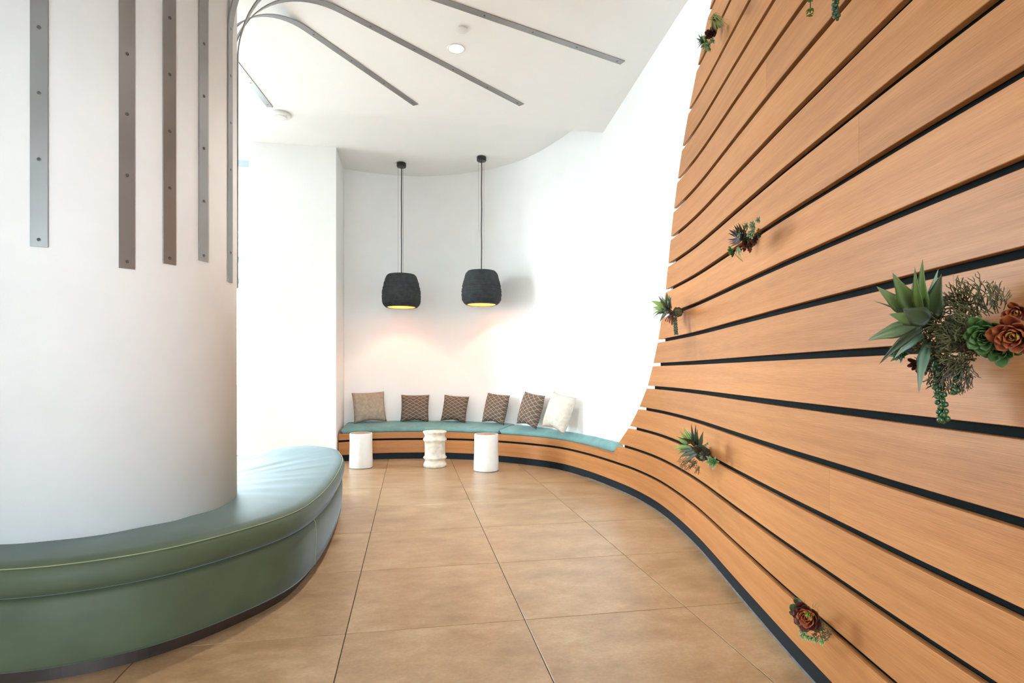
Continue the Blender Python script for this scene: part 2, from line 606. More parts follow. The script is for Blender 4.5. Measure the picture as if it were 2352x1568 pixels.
v, f = box_pts((-60, -60), (60, -60), (60, 60), (-60, 60), -.3, -.14)
tag(mesh_obj('floor_pavement_added', v, f, M['pavement']), 'unseen concrete ground added outside to dim light from below', kind='structure')  # ground plane added out of view to cut sky light from below

# ------------------------------------------------------------------ walls
NW = 160
rf, rb = [], []
WT = 0.16
front0, front1, back0, back1 = [], [], [], []
K = onz(1385, 305, Z_PANEL)
R1 = onz(1580, 0, Z_PANEL)


def wall_lean(p):
    """how far the plaster leans into the room at panel height, so it meets the straight panel edge"""
    if p.x < .5:
        return 0.0
    line = K.x + (R1.x - K.x) * (K.y - p.y) / (K.y - R1.y)
    d_ = max(p.x - line, 0)
    if p.y > K.y:
        d_ *= max(1 - (p.y - K.y) / .4, 0)
    if p.y < 4.05:
        d_ *= max(1 - (4.05 - p.y) / .7, 0)
    return min(d_, .16)


ZR = [0, .6, 1.2, 1.8, 2.3, 2.8, 3.3, Z_PANEL, Z_CEIL + .1]
rings = []
for i in range(NW):
    s = WALL.len * i / (NW - 1)
    le = wall_lean(WALL.at(s)[0])
    rings.append([WALL.off(s, -le * (z / Z_PANEL) ** 2.2, z) for z in ZR] + [WALL.off(s, WT, Z_CEIL + .1), WALL.off(s, WT, 0)])
v, f = loft(rings)
w = mesh_obj('wall_back', v, f, M['plaster'], smooth=False)
for p in w.data.polygons:
    p.use_smooth = len(p.vertices) == 4
tag(w, 'smooth white plaster wall curving around the bench alcove', kind='structure')
try:
    w.data.set_sharp_from_angle(angle=math.radians(40))
except Exception:
    pass

P0 = Vector((-2.31, 7.432, 0))          # front right corner of the pier
P1 = P0 - E2 * 1.07
PB = Vector((-2.443, 8.23, 0))
v, f = box_pts(P1, P0, PB + E1 * .25, PB + E1 * .25 - E2 * 1.07, 0, Z_CEIL + .1)
tag(mesh_obj('wall_pier', v, f, M['plaster']), 'flat white wall pier left of the bench alcove', kind='structure')

# ceilings
v, f = box_pts((-7.5, -4.0), (2.2, -4.0), (2.2, 9.6), (-7.5, 9.6), Z_CEIL, Z_CEIL + .2)
tag(mesh_obj('ceiling', v, f, M['ceiling']), 'higher flat white ceiling over the bench alcove', kind='structure')
edge = [Vector((K.x, K.y))]
for k in range(121):
    p_ = WALL.at(WALL.len * k / 120)[0]
    if p_.y < K.y - .05 and p_.x > .9:
        edge.append(WALL.off(WALL.len * k / 120, .03 - wall_lean(p_), 0).xy)
Lx = -7.2
Lpt = K + E2 * ((Lx - K.x) / E2.x)
poly = [(p.x, p.y) for p in edge] + [(Lx, -3.6), (Lx, Lpt.y)]
m_ = len(poly)
v = [Vector((x, y, Z_PANEL)) for x, y in poly] + [Vector((x, y, Z_PANEL + .14)) for x, y in poly]
f = [tuple(range(m_)), tuple(reversed(range(m_, 2 * m_)))] + [(i, i + m_, (i + 1) % m_ + m_, (i + 1) % m_) for i in range(m_)]
tag(mesh_obj('ceiling_panel', v, f, M['ceiling']), 'dropped white ceiling panel with metal strips and a downlight', kind='structure')

# wall behind the camera and solid part of the left wall
v, f = box_pts((-7.2, -3.8), (-.75, -3.8), (-.75, -3.6), (-7.2, -3.6), 0, Z_CEIL + .1)
v2, f2 = box_pts((-.75, -3.8), (1.4, -3.8), (1.4, -3.6), (-.75, -3.6), 2.59, Z_CEIL + .1)
v, f = join([(v, f), (v2, f2)])
tag(mesh_obj('wall_front', v, f, M['plaster']), 'plain white wall behind the viewer', kind='structure')
v, f = box_pts((-7.3, -3.8), (-7.1, -3.8), (-7.1, 5.3), (-7.3, 5.3), 0, Z_CEIL + .1)
tag(mesh_obj('wall_left', v, f, M['plaster']), 'plain white wall at far left', kind='structure')


def window(name, a, b, z0, z1, transoms, nmull, label):
    """framed glazing between plan points a and b"""
    root = tag(empty(name, (0, 0, 0)), label, kind='structure')
    a, b = Vector((*a, 0)), Vector((*b, 0))
    d = (b - a).normalized()
    nn = Vector((-d.y, d.x, 0))
    t = 0.05

    def bar(nm, p, q, za, zb, tt=t):
        v, f = box_pts(p - nn * tt, q - nn * tt, q + nn * tt, p + nn * tt, za, zb)
        mesh_obj(nm, v, f, M['frame'], root)
    bar('sill', a, b, 0, z0)
    bar('head', a, b, z1, z1 + .09)
    if z1 > 3.5:
        v, f = box_pts(a - nn * .09, b - nn * .09, b + nn * .09, a + nn * .09, z1 + .09, Z_CEIL + .05)
        mesh_obj('bulkhead', v, f, M['plaster'], root)
    for z in transoms:
        bar('transom', a, b, z - .035, z + .035)
    L = (b - a).length
    for k in range(nmull + 1):
        p = a + d * (L * k / nmull)
        bar('mullion', p - d * .025, p + d * .025, z0, z1)
    zs = [z0] + sorted(transoms) + [z1]
    for k in range(nmull):
        for i in range(len(zs) - 1):
            p, q = a + d * (L * k / nmull), a + d * (L * (k + 1) / nmull)
            v = [Vector((p.x, p.y, zs[i])), Vector((q.x, q.y, zs[i])), Vector((q.x, q.y, zs[i + 1])), Vector((p.x, p.y, zs[i + 1]))]
            v2 = [x + nn * .006 for x in v]
            mesh_obj('pane', v + v2, [(3, 2, 1, 0), (4, 5, 6, 7), (0, 1, 5, 4), (1, 2, 6, 5), (2, 3, 7, 6), (3, 0, 4, 7)], M['glass'], root)
    return root


WB = Vector((-3.42, 7.62, 0))
WA = WB - E2 * 3.75
window('window_1', (WA.x, WA.y), (WB.x, WB.y), .10, 3.93, [2.41, 2.70], 3, 'tall daylight window between the column and the white pier')
window('window_2_added', (-7.15, 5.3), (WA.x, WA.y), .10, 3.93, [2.41, 2.70], 1, 'added unseen glazing at the far left, sized for daylight')  # unseen opening, added and sized to let daylight in from the left
lm = (Vector((-7.15, 5.3, 0)) + WA) / 2
dl = (WA - Vector((-7.15, 5.3, 0)))
portal('daylight_portal', (lm.x - .15, lm.y, 2.0), (math.radians(90), 0, math.atan2(dl.y, dl.x) + math.pi), dl.length, 3.9)
bm_ = (WA + WB) / 2
portal('daylight_portal', (bm_.x, bm_.y + .15, 2.0), (math.radians(90), 0, TH + math.pi), 3.75, 3.9)

window('window_3_added', (1.15, -3.7), (-.75, -3.7), .10, 2.5, [], 2, 'added unseen glazing behind the viewer for frontal daylight')  # unseen opening added to throw cool light on column and alcove
portal('daylight_portal', (.2, -3.85, 1.3), (math.radians(90), 0, 0), 1.9, 2.5)

# ------------------------------------------------------------------ wood boards
PITCH, GAPW, BT = 0.2, 0.027, 0.024
ZG = [0.085, 0.272] + [0.464 + PITCH * i for i in range(19)]      # gap centre heights, index = gap number
END_PX = {2: 1420, 3: 1447, 4: 1469, 5: 1488, 6: 1501, 7: 1512, 8: 1521, 9: 1529, 10: 1535, 11: 1541, 12: 1548,
          13: 1557, 14: 1568, 15: 1583, 16: 1603, 17: 1630, 18: 1664, 19: 1706}
END_Z, END_S = [], []
for k in sorted(END_PX):
    END_Z.append(ZG[k] + GAPW / 2)
    END_S.append(WOOD.hit(END_PX[k]))


def end_s(z):
    if z <= END_Z[0]:
        return END_S[0] - (END_Z[0] - z) / .2 * .28
    for i in range(len(END_Z) - 1):
        if z <= END_Z[i + 1]:
            t = (z - END_Z[i]) / (END_Z[i + 1] - END_Z[i])
            return END_S[i] + (END_S[i + 1] - END_S[i]) * t
    return END_S[-1] + (z - END_Z[-1]) * 1.2


def board(sa, sb, zlo, zhi, parent, n=110, ztop=None, d=0.0, thick=BT):
    """board following WOOD between arc positions; sa may be a function of z (raked end)"""
    c = 0.0016
    rings, uvs = [], []
    for i in range(n):
        u = i / (n - 1)
        u = u ** 1.0
        zb, zt = zlo, zhi
        prof = [(c, zb), (0, zb + c), (0, (zb + zt) / 2), (0, zt - c), (c, zt), (thick, zt), (thick, zb)]
        ring = []
        for (dd, z) in prof:
            s0 = sa(z) if callable(sa) else sa
            s = s0 + (sb - s0) * u
            zz = z
            if ztop:
                zz = min(z, ztop(s) - (zt - z) * .0 if z > (zb + zt) / 2 + .01 else z)
            ring.append(WOOD.off(s, dd - d, zz))
            uvs.append((s, (z - zb) + (dd if z > (zb + zt) / 2 else -dd)))
        rings.append(ring)
    v, f = loft(rings)
    o = mesh_obj('board', v, f, M['wood'], parent, uvs=uvs)
    return o


wall_right = tag(empty('wall_right'), 'tall curved feature wall of horizontal oiled wood boards with black gaps', kind='structure')
S_END = WOOD.len - 0.02
S_J1 = WOOD.hit(1573)          # butt joint in the lowest course
g2 = GAPW / 2
# course k lies between gap k and gap k+1
board(S_J1 + .0006, S_END, ZG[0], ZG[1] - g2, wall_right)
S_T = WOOD.hit(1419)


def top2(s):
    """upper bench board: low under the cushion, full height where the wall begins"""
    a, b = WOOD.hit_1385, S_T + .04
    t = min(max((s - a) / (b - a), 0), 1)
    t = t * t * (3 - 2 * t)
    return .372 + (ZG[2] - g2 - .372) * t


WOOD.hit_1385 = WOOD.hit(1402)
S_MID = WOOD.hit(1500)
joints = {9: 1972, 6: 2190, 12: 1760, 3: 1905}
board(S_T, S_END, ZG[1] + g2, ZG[2] - g2, wall_right)
for k in range(2, 19):
    zl, zh = ZG[k] + g2, (ZG[k + 1] if k + 1 < len(ZG) else ZG[k] + PITCH) - g2
    if k in joints:
        sj = WOOD.hit(joints[k])
        board(end_s, sj, zl, zh, wall_right, 90)
        board(sj + .0008, S_END, zl, zh, wall_right, 60)
    else:
        board(end_s, S_END, zl, zh, wall_right, 130)

# black battens seen through the gaps
for k in range(1, 19):
    n = 110
    z0, z1 = ZG[k] - .05, ZG[k] + .05
    s0 = (WOOD.hit(1500) if k == 1 else end_s(ZG[k]) + .10)
    rings = []
    for i in range(n):
        s = s0 + (S_END - s0) * i / (n - 1)
        rings.append([WOOD.off(s, BT + .006, z0), WOOD.off(s, BT + .006, z1), WOOD.off(s, BT + .03, z1), WOOD.off(s, BT + .03, z0)])
    v, f = loft(rings)
    mesh_obj('batten', v, f, M['black'], wall_right)
# toe kick under the feature wall
rings = []
for i in range(90):
    s = S_J1 + (S_END - S_J1) * i / 89
    rings.append([WOOD.off(s, .014, 0), WOOD.off(s, .014, ZG[0] + .01), WOOD.off(s, .04, ZG[0] + .01), WOOD.off(s, .04, 0)])
v, f = loft(rings)
mesh_obj('toe_kick', v, f, M['toe'], wall_right)
rings = []
for i in range(140):
    s = WOOD.len * .30 + (S_END - WOOD.len * .30) * i / 139
    wv = .0035 * mnoise.noise(Vector((s * 9, 0, 0)))
    rings.append([WOOD.off(s, .007 + wv * .8, 0.0002), WOOD.off(s, .014, .006), WOOD.off(s, .02, .006), WOOD.off(s, .02, 0.0002)])
v, f = loft(rings)
mesh_obj('sealant_bead', v, f, M['sealant'], wall_right)

# ------------------------------------------------------------------ built-in bench
bench = tag(empty('curved_bench', (-.9, 8.0, 0)), 'built-in curved wooden bench wrapping the white alcove wall', 'bench')
bench_off = -Vector(bench.location)


def to_parent(o, parent):
    for vv in o.data.vertices:
        vv.co = vv.co - Vector(parent.location)
    o.parent = parent
    return o


o = board(.045, S_J1, ZG[0], ZG[1] - g2, None, 150); to_parent(o, bench)
o = board(.045, S_T - .0004, ZG[1] + g2, ZG[2] - g2, None, 170, ztop=top2); to_parent(o, bench)


PIER_DIR = (PB - P0).xy.normalized()


def seat_dir(s):
    """direction from bench front to bench back: along the pier face at the left end, then square to the boards"""
    nn = WOOD.at(s)[2]
    t = min(s / .9, 1)
    return PIER_DIR.lerp(nn, t * t * (3 - 2 * t)).normalized()


def seat_off(s, d, z):
    q = WOOD.at(s)[0] + seat_dir(s) * d
    return Vector((q.x, q.y, z))


def depth_to_wall(s):
    """distance from the board line back to the plaster wall"""
    p, t, nn = WOOD.at(s)
    nn = seat_dir(s)
    best = 9
    q = WALL.p
    for i in range(0, len(q) - 3, 2):
        a, b = q[i], q[i + 2]
        e = b - a
        den = nn.x * e.y - nn.y * e.x
        if abs(den) < 1e-9:
            continue
        r = a - p
        tt = (r.x * e.y - r.y * e.x) / den
        uu = (r.x * nn.y - r.y * nn.x) / den
        if 0 <= uu <= 1 and 0 < tt < best:
            best = tt
    if best > 1.2:
        best = .6
    return best


rings = []
S_SEAT0, S_SEAT1 = .06, WOOD.hit(1413)
for i in range(80):
    s = S_SEAT0 + (S_SEAT1 - S_SEAT0) * i / 79
    d = depth_to_wall(s) - .01
    rings.append([seat_off(s, .026, .335), seat_off(s, .026, .366), seat_off(s, max(d, .03), .366), seat_off(s, max(d, .03), .335)])
v, f = loft(rings)
o = mesh_obj('seat_deck', v, f, M['black']); to_parent(o, bench)
rings = []
for i in range(110):
    s = .055 + (S_J1 - .055) * i / 109
    rings.append([WOOD.off(s, .014, 0), WOOD.off(s, .014, ZG[0] + .01), WOOD.off(s, .04, ZG[0] + .01), WOOD.off(s, .04, 0)])
v, f = loft(rings)
o = mesh_obj('toe_kick', v, f, M['toe']); to_parent(o, bench)
rings = []
for i in range(110):
    s = .06 + (WOOD.hit(1500) - .06) * i / 109
    rings.append([WOOD.off(s, BT + .006, .22), WOOD.off(s, BT + .006, .33), WOOD.off(s, BT + .03, .33), WOOD.off(s, BT + .03, .22)])
v, f = loft(rings)
o = mesh_obj('batten', v, f, M['black']); to_parent(o, bench)


def seat_cushion(s0, s1, taper0, taper1, label):
    n = 120
    zb = .372
    rings = []
    mid = WOOD.off((s0 + s1) / 2, .2, zb)
    for i in range(n):
        u = i / (n - 1)
        # rounded ends
        e0, e1 = (u * (s1 - s0)), ((1 - u) * (s1 - s0))
        r = .10 if taper1 else .035
        k0 = math.sqrt(max(0, 1 - (1 - min(e0 / .035, 1)) ** 2)) if not taper0 else 1
        k1 = math.sqrt(max(0, 1 - (1 - min(e1 / r, 1)) ** 2))
        kk = max(min(k0, k1), .02)
        s = s0 + (s1 - s0) * u
        D = depth_to_wall(s) - .012
        fr = -.014
        if taper1:
            D = max(D, .13) - .02
            fr = -.014 - .012 * (1 - min(e1 / .6, 1))
        th_f, th_b = .062, .098
        if taper1:
            w_ = min(e1 / .55, 1)
            th_f, th_b = .062 + .034 * (1 - w_), .098
        wr = .006 * mnoise.noise(Vector((s * 7, 2.3, 0))) + .004 * mnoise.noise(Vector((s * 19, 7.1, 0)))
        ring = []
        m = 26
        # cross-section: front bottom -> front round -> crowned top -> back
        secs = [(fr + .022, 0), (fr + .006, .008), (fr, .022), (fr + .001, th_f * .62), (fr + .012, th_f * .88), (fr + .035, th_f * 1.04)]
        for q in range(1, 9):
            a = q / 8
            dd = fr + .035 + (D - .03 - fr - .035) * a
            zz = th_f * 1.04 + (th_b - th_f * 1.04) * (1 - (1 - a) ** 2.2)
            zz += .004 * mnoise.noise(Vector((s * 11, a * 4, 1.7)))
            secs.append((dd, zz))
        secs += [(D - .008, th_b * .86), (D, th_b * .6), (D - .004, .01), (D - .02, 0)]
        cz = .05
        for q, (dd, zz) in enumerate(secs):
            w2 = wr if 2 <= q <= 5 else wr * .4
            cd = D * .5
            ring.append(seat_off(s, cd + (dd + w2 - cd) * (kk if taper1 and e1 < r else 1), zb + max((zz - cz) * kk + cz, 0)))
        rings.append(ring)
    v, f = loft(rings)
    o = mesh_obj('bench_cushion', v, f, M['teal'], smooth=True)
    c = seat_off((s0 + s1) / 2, .3, zb)
    o.location = c
    for vv in o.data.vertices:
        vv.co -= c
    return tag(o, label, 'cushion', 'seat cushions on the curved bench')


SPL = WOOD.hit(1148)
seat_cushion(.075, SPL - .004, False, False, 'long teal seat cushion on the left part of the curved bench')
seat_cushion(SPL + .004, WOOD.hit(1416), False, True, 'teal seat cushion tapering to a point beside the wood wall')


# ------------------------------------------------------------------ throw pillows
def pillow(px, ybot, wid, hei, back, yaw, roll, mat, label, thick=.085, lean=14, seed=0, group='throw pillows along the curved bench'):
    n = 18
    v, f, uvs = [], [], []
    rnd = random.Random(seed)
    for side in (1, -1):
        for j in range(n + 1):
            for i in range(n + 1):
                u, w = i / n * 2 - 1, j / n * 2 - 1
                pinch = 1 - .055 * (1 - w * w) * abs(u) ** 3
                pinch2 = 1 - .055 * (1 - u * u) * abs(w) ** 3
                h = max((1 - abs(u) ** 2.6) * (1 - abs(w) ** 2.6), 0) ** .55
                wr = .10 * mnoise.noise(Vector((u * 2.2 + seed, w * 2.2, side))) + .05 * mnoise.noise(Vector((u * 6, w * 6 + seed, side)))
                y = -side * thick * h * (1 + wr)
                sag = -.012 * (1 - w) * abs(u)
                v.append(Vector((u * wid / 2 * pinch, y, w * hei / 2 * pinch2 + sag)))
                uvs.append((u * .5 + .5, w * .5 + .5))
    m = (n + 1) ** 2
    for s_ in (0, 1):
        for j in range(n):
            for i in range(n):
                a = s_ * m + j * (n + 1) + i
                q = (a, a + 1, a + n + 2, a + n + 1)
                f.append(q if s_ == 0 else tuple(reversed(q)))
    root = None
    o = mesh_obj('throw_pillow', v, f, mat, smooth=True, uvs=uvs)
    # weld rim
    import bmesh
    b = bmesh.new(); b.from_mesh(o.data)
    bmesh.ops.remove_doubles(b, verts=b.verts, dist=1e-5)
    b.to_mesh(o.data); b.free()
    s = WALL.hit(px, -back)
    zb = .468
    p, t, nn = WALL.at(s)
    c = p - nn * back
    ang = math.atan2(-nn.x, nn.y)
    Rm = Matrix.Rotation(ang + math.radians(yaw), 4, 'Z') @ Matrix.Rotation(-math.radians(lean), 4, 'X') @ Matrix.Rotation(math.radians(roll), 4, 'Y')
    o.matrix_world = Matrix.Translation((c.x, c.y, 0)) @ Rm
    lowest = min((o.matrix_world @ vv.co).z for vv in o.data.vertices)
    o.location.z = zb - lowest - .004
    tag(o, label, 'pillow', group)
    return o


pillow(848, 969, .47, .42, .20, 4, -2, M['beige'], 'plain beige throw pillow at the pier end of the bench', seed=1, lean=12)
pillow(953, 967, .415, .385, .17, 0, 0, M['lattice'], 'brown lattice pillow next to the plain beige pillow', seed=2)
pillow(1045, 966, .40, .365, .17, -2, 3, M['lattice'], 'brown lattice pillow in line above the limewashed carved stool', seed=3)
pillow(1139, 970, .40, .40, .18, 0, 4, M['lattice'], 'brown lattice pillow over the split between the two cushions', seed=4)
pillow(1219, 977, .40, .42, .18, 8, 7, M['lattice'], 'brown lattice pillow leaning beside the cream pillow', seed=5)
pillow(1284, 987, .40, .43, .19, 14, 10, M['cream'], 'plain cream throw pillow farthest right on the bench', seed=6, thick=.1, lean=16)


# ------------------------------------------------------------------ stools
def stump(px, ybase, top_px_y, wid, label, seed):
    c = onz(px, ybase, 0)
    H = CAM_H - (top_px_y - CY) * c.y / F
    root = tag(empty('stump_stool', c), label, 'stool', 'side stools in front of the curved bench')
    rnd = random.Random(seed)
    r = wid / 2
    nf = 11
    facets = [rnd.uniform(.965, 1.02) for _ in range(nf)]
    ph = rnd.random() * 6

    def wob(a, z):
        x = (a / (2 * math.pi) * nf) % nf
        i = int(x); fr = x - i
        base = facets[i % nf] * (1 - fr) + facets[(i + 1) % nf] * fr
        return base * (1 + .02 * math.sin(a * 2 + ph + z * 3))
    prof = [(r * .97, 0), (r, .012), (r * 1.0, .1), (r * .985, .2), (r * .97, .3), (r * .985, H - .02), (r * .97, H - .004), (r * .95, H), (r * .9, H - .001), (r * .885, H - .004)]
    v, f = lathe(prof, nf * 4, wob=wob)
    o = mesh_obj('body', v, f, M['whitepaint'], root, smooth=True)
    try: o.data.set_sharp_from_angle(angle=math.radians(25))
    except Exception: pass
    v, f = lathe([(r * .89, H - .006), (r * .89, H - .001), (r * .6, H + .001), (.002, H + .002)], nf * 4, wob=wob)
    tag(mesh_obj('seat_top', v, f, M['stooltop'], root), 'bare brown wood top')
    v, f = lathe([(r * .96, .0), (r * .985, .001), (r * .985, .006), (r * .96, .008)], nf * 4, wob=wob)
    mesh_obj('foot_ring', v, f, M['black'], root)
    return root


stump(829, 1073, 994, .295, 'white-painted stump stool nearest the green seat', 3)
stump(1117, 1080, 996, .30, 'white-painted stump stool right of the carved stool', 9)
c = onz(999, 1071, 0)
stool = tag(empty('carved_stool', c), 'limewashed carved stool with two ringed bulges between the white stumps', 'stool', 'side stools in front of the curved bench')
prof = [(.135, 0), (.146, .006), (.147, .03), (.140, .05), (.128, .075), (.130, .095), (.143, .108), (.150, .118), (.145, .128), (.132, .14), (.129, .18),
        (.129, .29), (.131, .315), (.143, .33), (.150, .345), (.146, .356), (.134, .37), (.129, .385), (.129, .40), (.136, .42), (.147, .432), (.150, .444), (.146, .452), (.13, .453)]
v, f = lathe(prof, 48, wob=lambda a, z: 1 + .012 * math.sin(3 * a + z * 9))
mesh_obj('body', v, f, M['limewash'], stool, smooth=True)
v, f = lathe([(.131, .450), (.130, .4535), (.07, .455), (.002, .455)], 48)
mesh_obj('seat_top', v, f, M['limewash'], stool, smooth=True)

# ------------------------------------------------------------------ pendant lamps
rnd = random.Random(11)


def pendant(px, py_canopy, y_top, y_bot, wpx, label, watt):
    Y = (Z_CEIL - CAM_H) * F / (CY - py_canopy)
    X = (px - CX) / F * Y
    zt = CAM_H + (CY - y_top) / F * Y
    zb = CAM_H + (CY - y_bot) / F * Y
    R = wpx / 2 / F * Y
    H = zt - zb
    root = tag(empty('pendant_lamp', (X, Y, Z_CEIL)), label, 'pendant lamp', 'pendant lamps over the bench')
    v, f = lathe([(.058, 0), (.064, -.004), (.066, -.02), (.066, -.05), (.06, -.062), (.03, -.064), (.003, -.064)], 32)
    mesh_obj('canopy', v, f, M['canopy'], root, smooth=False)
    path = [Vector((.002 * math.sin(i * 1.3), 0, -.06 + (zt - Z_CEIL + .06) * i / 14)) for i in range(15)]
    v, f = tube(path, .0065, 8); mesh_obj('cord', v, f, M['canopy'], root, smooth=True)
    for k in range(3):
        a = math.radians(200 + 120 * k)
        dx, dy = .045 * math.cos(a), .045 * math.sin(a)
        v, f = tube([Vector((dx, dy, -.055)), Vector((dx, dy, zt - Z_CEIL))], .0017, 5)
        mesh_obj('wire', v, f, M['wire'], root)
    # shade: stacked ridged layers
    keys = [(0, .66), (.03, .74), (.12, .815), (.25, .885), (.42, .95), (.58, .99), (.70, 1.0), (.80, .99), (.88, .955), (.94, .90), (.98, .83), (1.0, .77)]

    def rad(t):
        for i in range(len(keys) - 1):
            if t <= keys[i + 1][0]:
                a = (t - keys[i][0]) / (keys[i + 1][0] - keys[i][0])
                return keys[i][1] + (keys[i + 1][1] - keys[i][1]) * a
        return keys[-1][1]
    prof = [(.02, zt - Z_CEIL), (R * .5, zt - Z_CEIL)]
    nl = 34
    for i in range(nl):
        t0, t1 = i / nl, (i + 1) / nl
        j = rnd.uniform(-.012, .012)
        z0 = zt - Z_CEIL - H * t0; z1 = zt - Z_CEIL - H * t1
        prof.append((R * (rad((t0 + t1) / 2) + j) - .0035, z0 - .0003))
        prof.append((R * (rad((t0 + t1) / 2) + j), z0 - H / nl * .3))
        prof.append((R * (rad((t0 + t1) / 2) + j), z0 - H / nl * .75))
    ri = R * .70
    prof += [(R * .76, zb - Z_CEIL), (ri + .008, zb - Z_CEIL - .001), (ri, zb - Z_CEIL + .004)]
    rings = []
    v, f = lathe(prof, 56)
    f = f[:-1]
    sh = mesh_obj('shade', v, f, M['shade'], root, smooth=False)
    prof = [(ri - .001, zb - Z_CEIL + .004), (R * .80, zb - Z_CEIL + .05), (R * .9, zb - Z_CEIL + H * .3), (R * .85, zb - Z_CEIL + H * .55), (R * .6, zb - Z_CEIL + H * .9), (.02, zb - Z_CEIL + H * .93)]
    v, f = lathe(prof, 40)
    f = f[:-2] + [f[-1]]
    tag(mesh_obj('shade_lining', v, f, M['lining'], sh, smooth=True), 'glowing amber inside of the shade')
    v, f = lathe([(.004, zb - Z_CEIL + H * .56), (.025, zb - Z_CEIL + H * .59), (.036, zb - Z_CEIL + H * .66), (.028, zb - Z_CEIL + H * .74), (.014, zb - Z_CEIL + H * .79), (.014, zb - Z_CEIL + H * .92)], 16)
    mesh_obj('bulb', v, f, M['bulb'], root, smooth=True)
    l = bpy.data.lights.new('lamp_light', 'POINT')
    l.energy = watt
    l.color = (1.0, .66, .36)
    l.shadow_soft_size = .03
    lo = bpy.data.objects.new('lamp_light', l)
    COL.objects.link(lo)
    lo.parent = root
    lo.location = (0, 0, zb - Z_CEIL + H * .46)
    return root


pendant(922, 374, 631, 706, 89, 'dark slate pendant lamp hanging nearer the white pier', 9)
pendant(1106, 360, 623, 700, 92, 'dark slate pendant lamp hanging nearer the wood wall', 10)

# ------------------------------------------------------------------ column
CC = Vector((-2.26, 3.05, 0)); CR = 0.70
v, f = lathe([(CR, 0.474), (CR, Z_PANEL)], 128, center=CC)
o = mesh_obj('column', v, f, M['column'])
for p in o.data.polygons:
    p.use_smooth = len(p.vertices) == 4
tag(o, 'thick round white column rising through the green seat', kind='structure')

# metal strips up the column and over the ceiling
ARC = .80
SW, ST = .062, .006


def col_phi(px):
    k = Vector(((px - CX) / F, 1, 0)).normalized()
    bq = k.dot(CC)
    disc = bq * bq - (CC.length_squared - CR * CR)
    d = bq - math.sqrt(max(disc, 0))
    q = k * d - CC
    return math.atan2(q.x, q.y), k * d


def strip(phi, z_end, r_end, label, screws_v=(), sw=SW, screws_c=()):
    rd = Vector((math.sin(phi), math.cos(phi), 0))
    tg = Vector((rd.y, -rd.x, 0))
    base = CC + rd * CR
    root = tag(empty('metal_strip', Vector((base.x, base.y, z_end))), label, 'metal strip', 'metal strips branching from the column')
    zs = Z_PANEL - ARC
    path = []      # (r, z, normal_r, normal_z) of the outer face
    nst = 8
    for i in range(nst + 1):
        path.append((CR + .001, z_end + (zs - z_end) * i / nst, 1, 0))
    for i in range(1, 21):
        a = math.pi / 2 * i / 20
        # quarter arc bulging into the corner: centre at (CR+ARC, zs)
        path.append((CR + ARC - ARC * math.cos(a), zs + ARC * math.sin(a) - .001 * (i / 20), math.cos(a), -math.sin(a)))
    nc = 10
    for i in range(1, nc + 1):
        path.append((CR + ARC + (r_end - CR - ARC) * i / nc, Z_PANEL - .001, 0, -1))
    rings = []
    for (r, z, nr, nz) in path:
        p = CC + rd * r + Vector((0, 0, z))
        nn = rd * nr + Vector((0, 0, nz))
        b = .0012
        rings.append([p - tg * sw / 2 - root.location, p + tg * sw / 2 - root.location,
                      p + tg * sw / 2 + nn * (ST - b) - root.location, p + tg * (sw / 2 - b) + nn * ST - root.location,
                      p - tg * (sw / 2 - b) + nn * ST - root.location, p - tg * sw / 2 + nn * (ST - b) - root.location])
    v, f = loft(rings)
    s_o = mesh_obj('bar', v, f, M['steel'], root)
    s_o.data.polygons.foreach_set('use_smooth', [False] * len(s_o.data.polygons))

    def screw(p, nn):
        u = tg; w = nn.cross(u)
        rr = .0075
        r0 = [p + (u * math.cos(2 * math.pi * k / 12) + w * math.sin(2 * math.pi * k / 12)) * rr - root.location for k in range(12)]
        r1 = [q + nn * .0015 for q in r0]
        r2 = [p + (q + root.location - p) * .62 - root.location + nn * .0022 for q in r0]
        r3 = [p + (q + root.location - p) * .3 - root.location + nn * .0008 for q in r0]
        v, f = loft([r0, r1, r2, r3])
        mesh_obj('screw', v, f, M['screw'], s_o)
    for z in screws_v:
        screw(CC + rd * (CR + ST + .001) + Vector((0, 0, z)), rd)
    for r in screws_c:
        screw(CC + rd * r + Vector((0, 0, Z_PANEL - ST - .001)), Vector((0, 0, -1)))
    return root


def strip_px(px, y_end, ys, r_end, label, sw=SW):
    phi, q = col_phi(px)
    Yf = q.y
    z_end = CAM_H + (CY - y_end) / F * Yf
    zz = [CAM_H + (CY - y) / F * Yf for y in ys]
    zz += [max(zz) + .47 * k for k in range(1, 4) if max(zz) + .47 * k < Z_PANEL - ARC]
    rr = [CR + ARC + .15 + .42 * k for k in range(10) if CR + ARC + .15 + .42 * k < r_end - .2] + [r_end - .05]
    return strip(phi, z_end, r_end, label, zz, sw, rr)


strip_px(91, 567, [551, 367, 215, 65], 2.6, 'wide grey metal strip farthest left on the column', .063)
strip_px(291, 617, [601, 403, 263, 125], 3.0, 'dark metal strip second from left on the column')
strip_px(388, 607, [593, 432, 302, 172, 42], 3.2, 'metal strip third from left on the column')
strip_px(466, 600, [587, 462, 341, 221, 101], 3.4, 'narrow-looking metal strip fourth from left on the column')
strip_px(527, 648, [580, 390, 282, 174, 66], 3.4, 'edge-on metal strip near the right rim of the column')


def strip_ceiling(px, py, z_end, label):
    e = onz(px, py, Z_PANEL) - CC
    phi = math.atan2(e.x, e.y)
    r = Vector((e.x, e.y, 0)).length
    rr = [r - .06 - .42 * k for k in range(8) if r - .06 - .42 * k > CR + ARC + .05]
    return strip(phi, z_end, r, label, [z_end + .06], SW, rr)


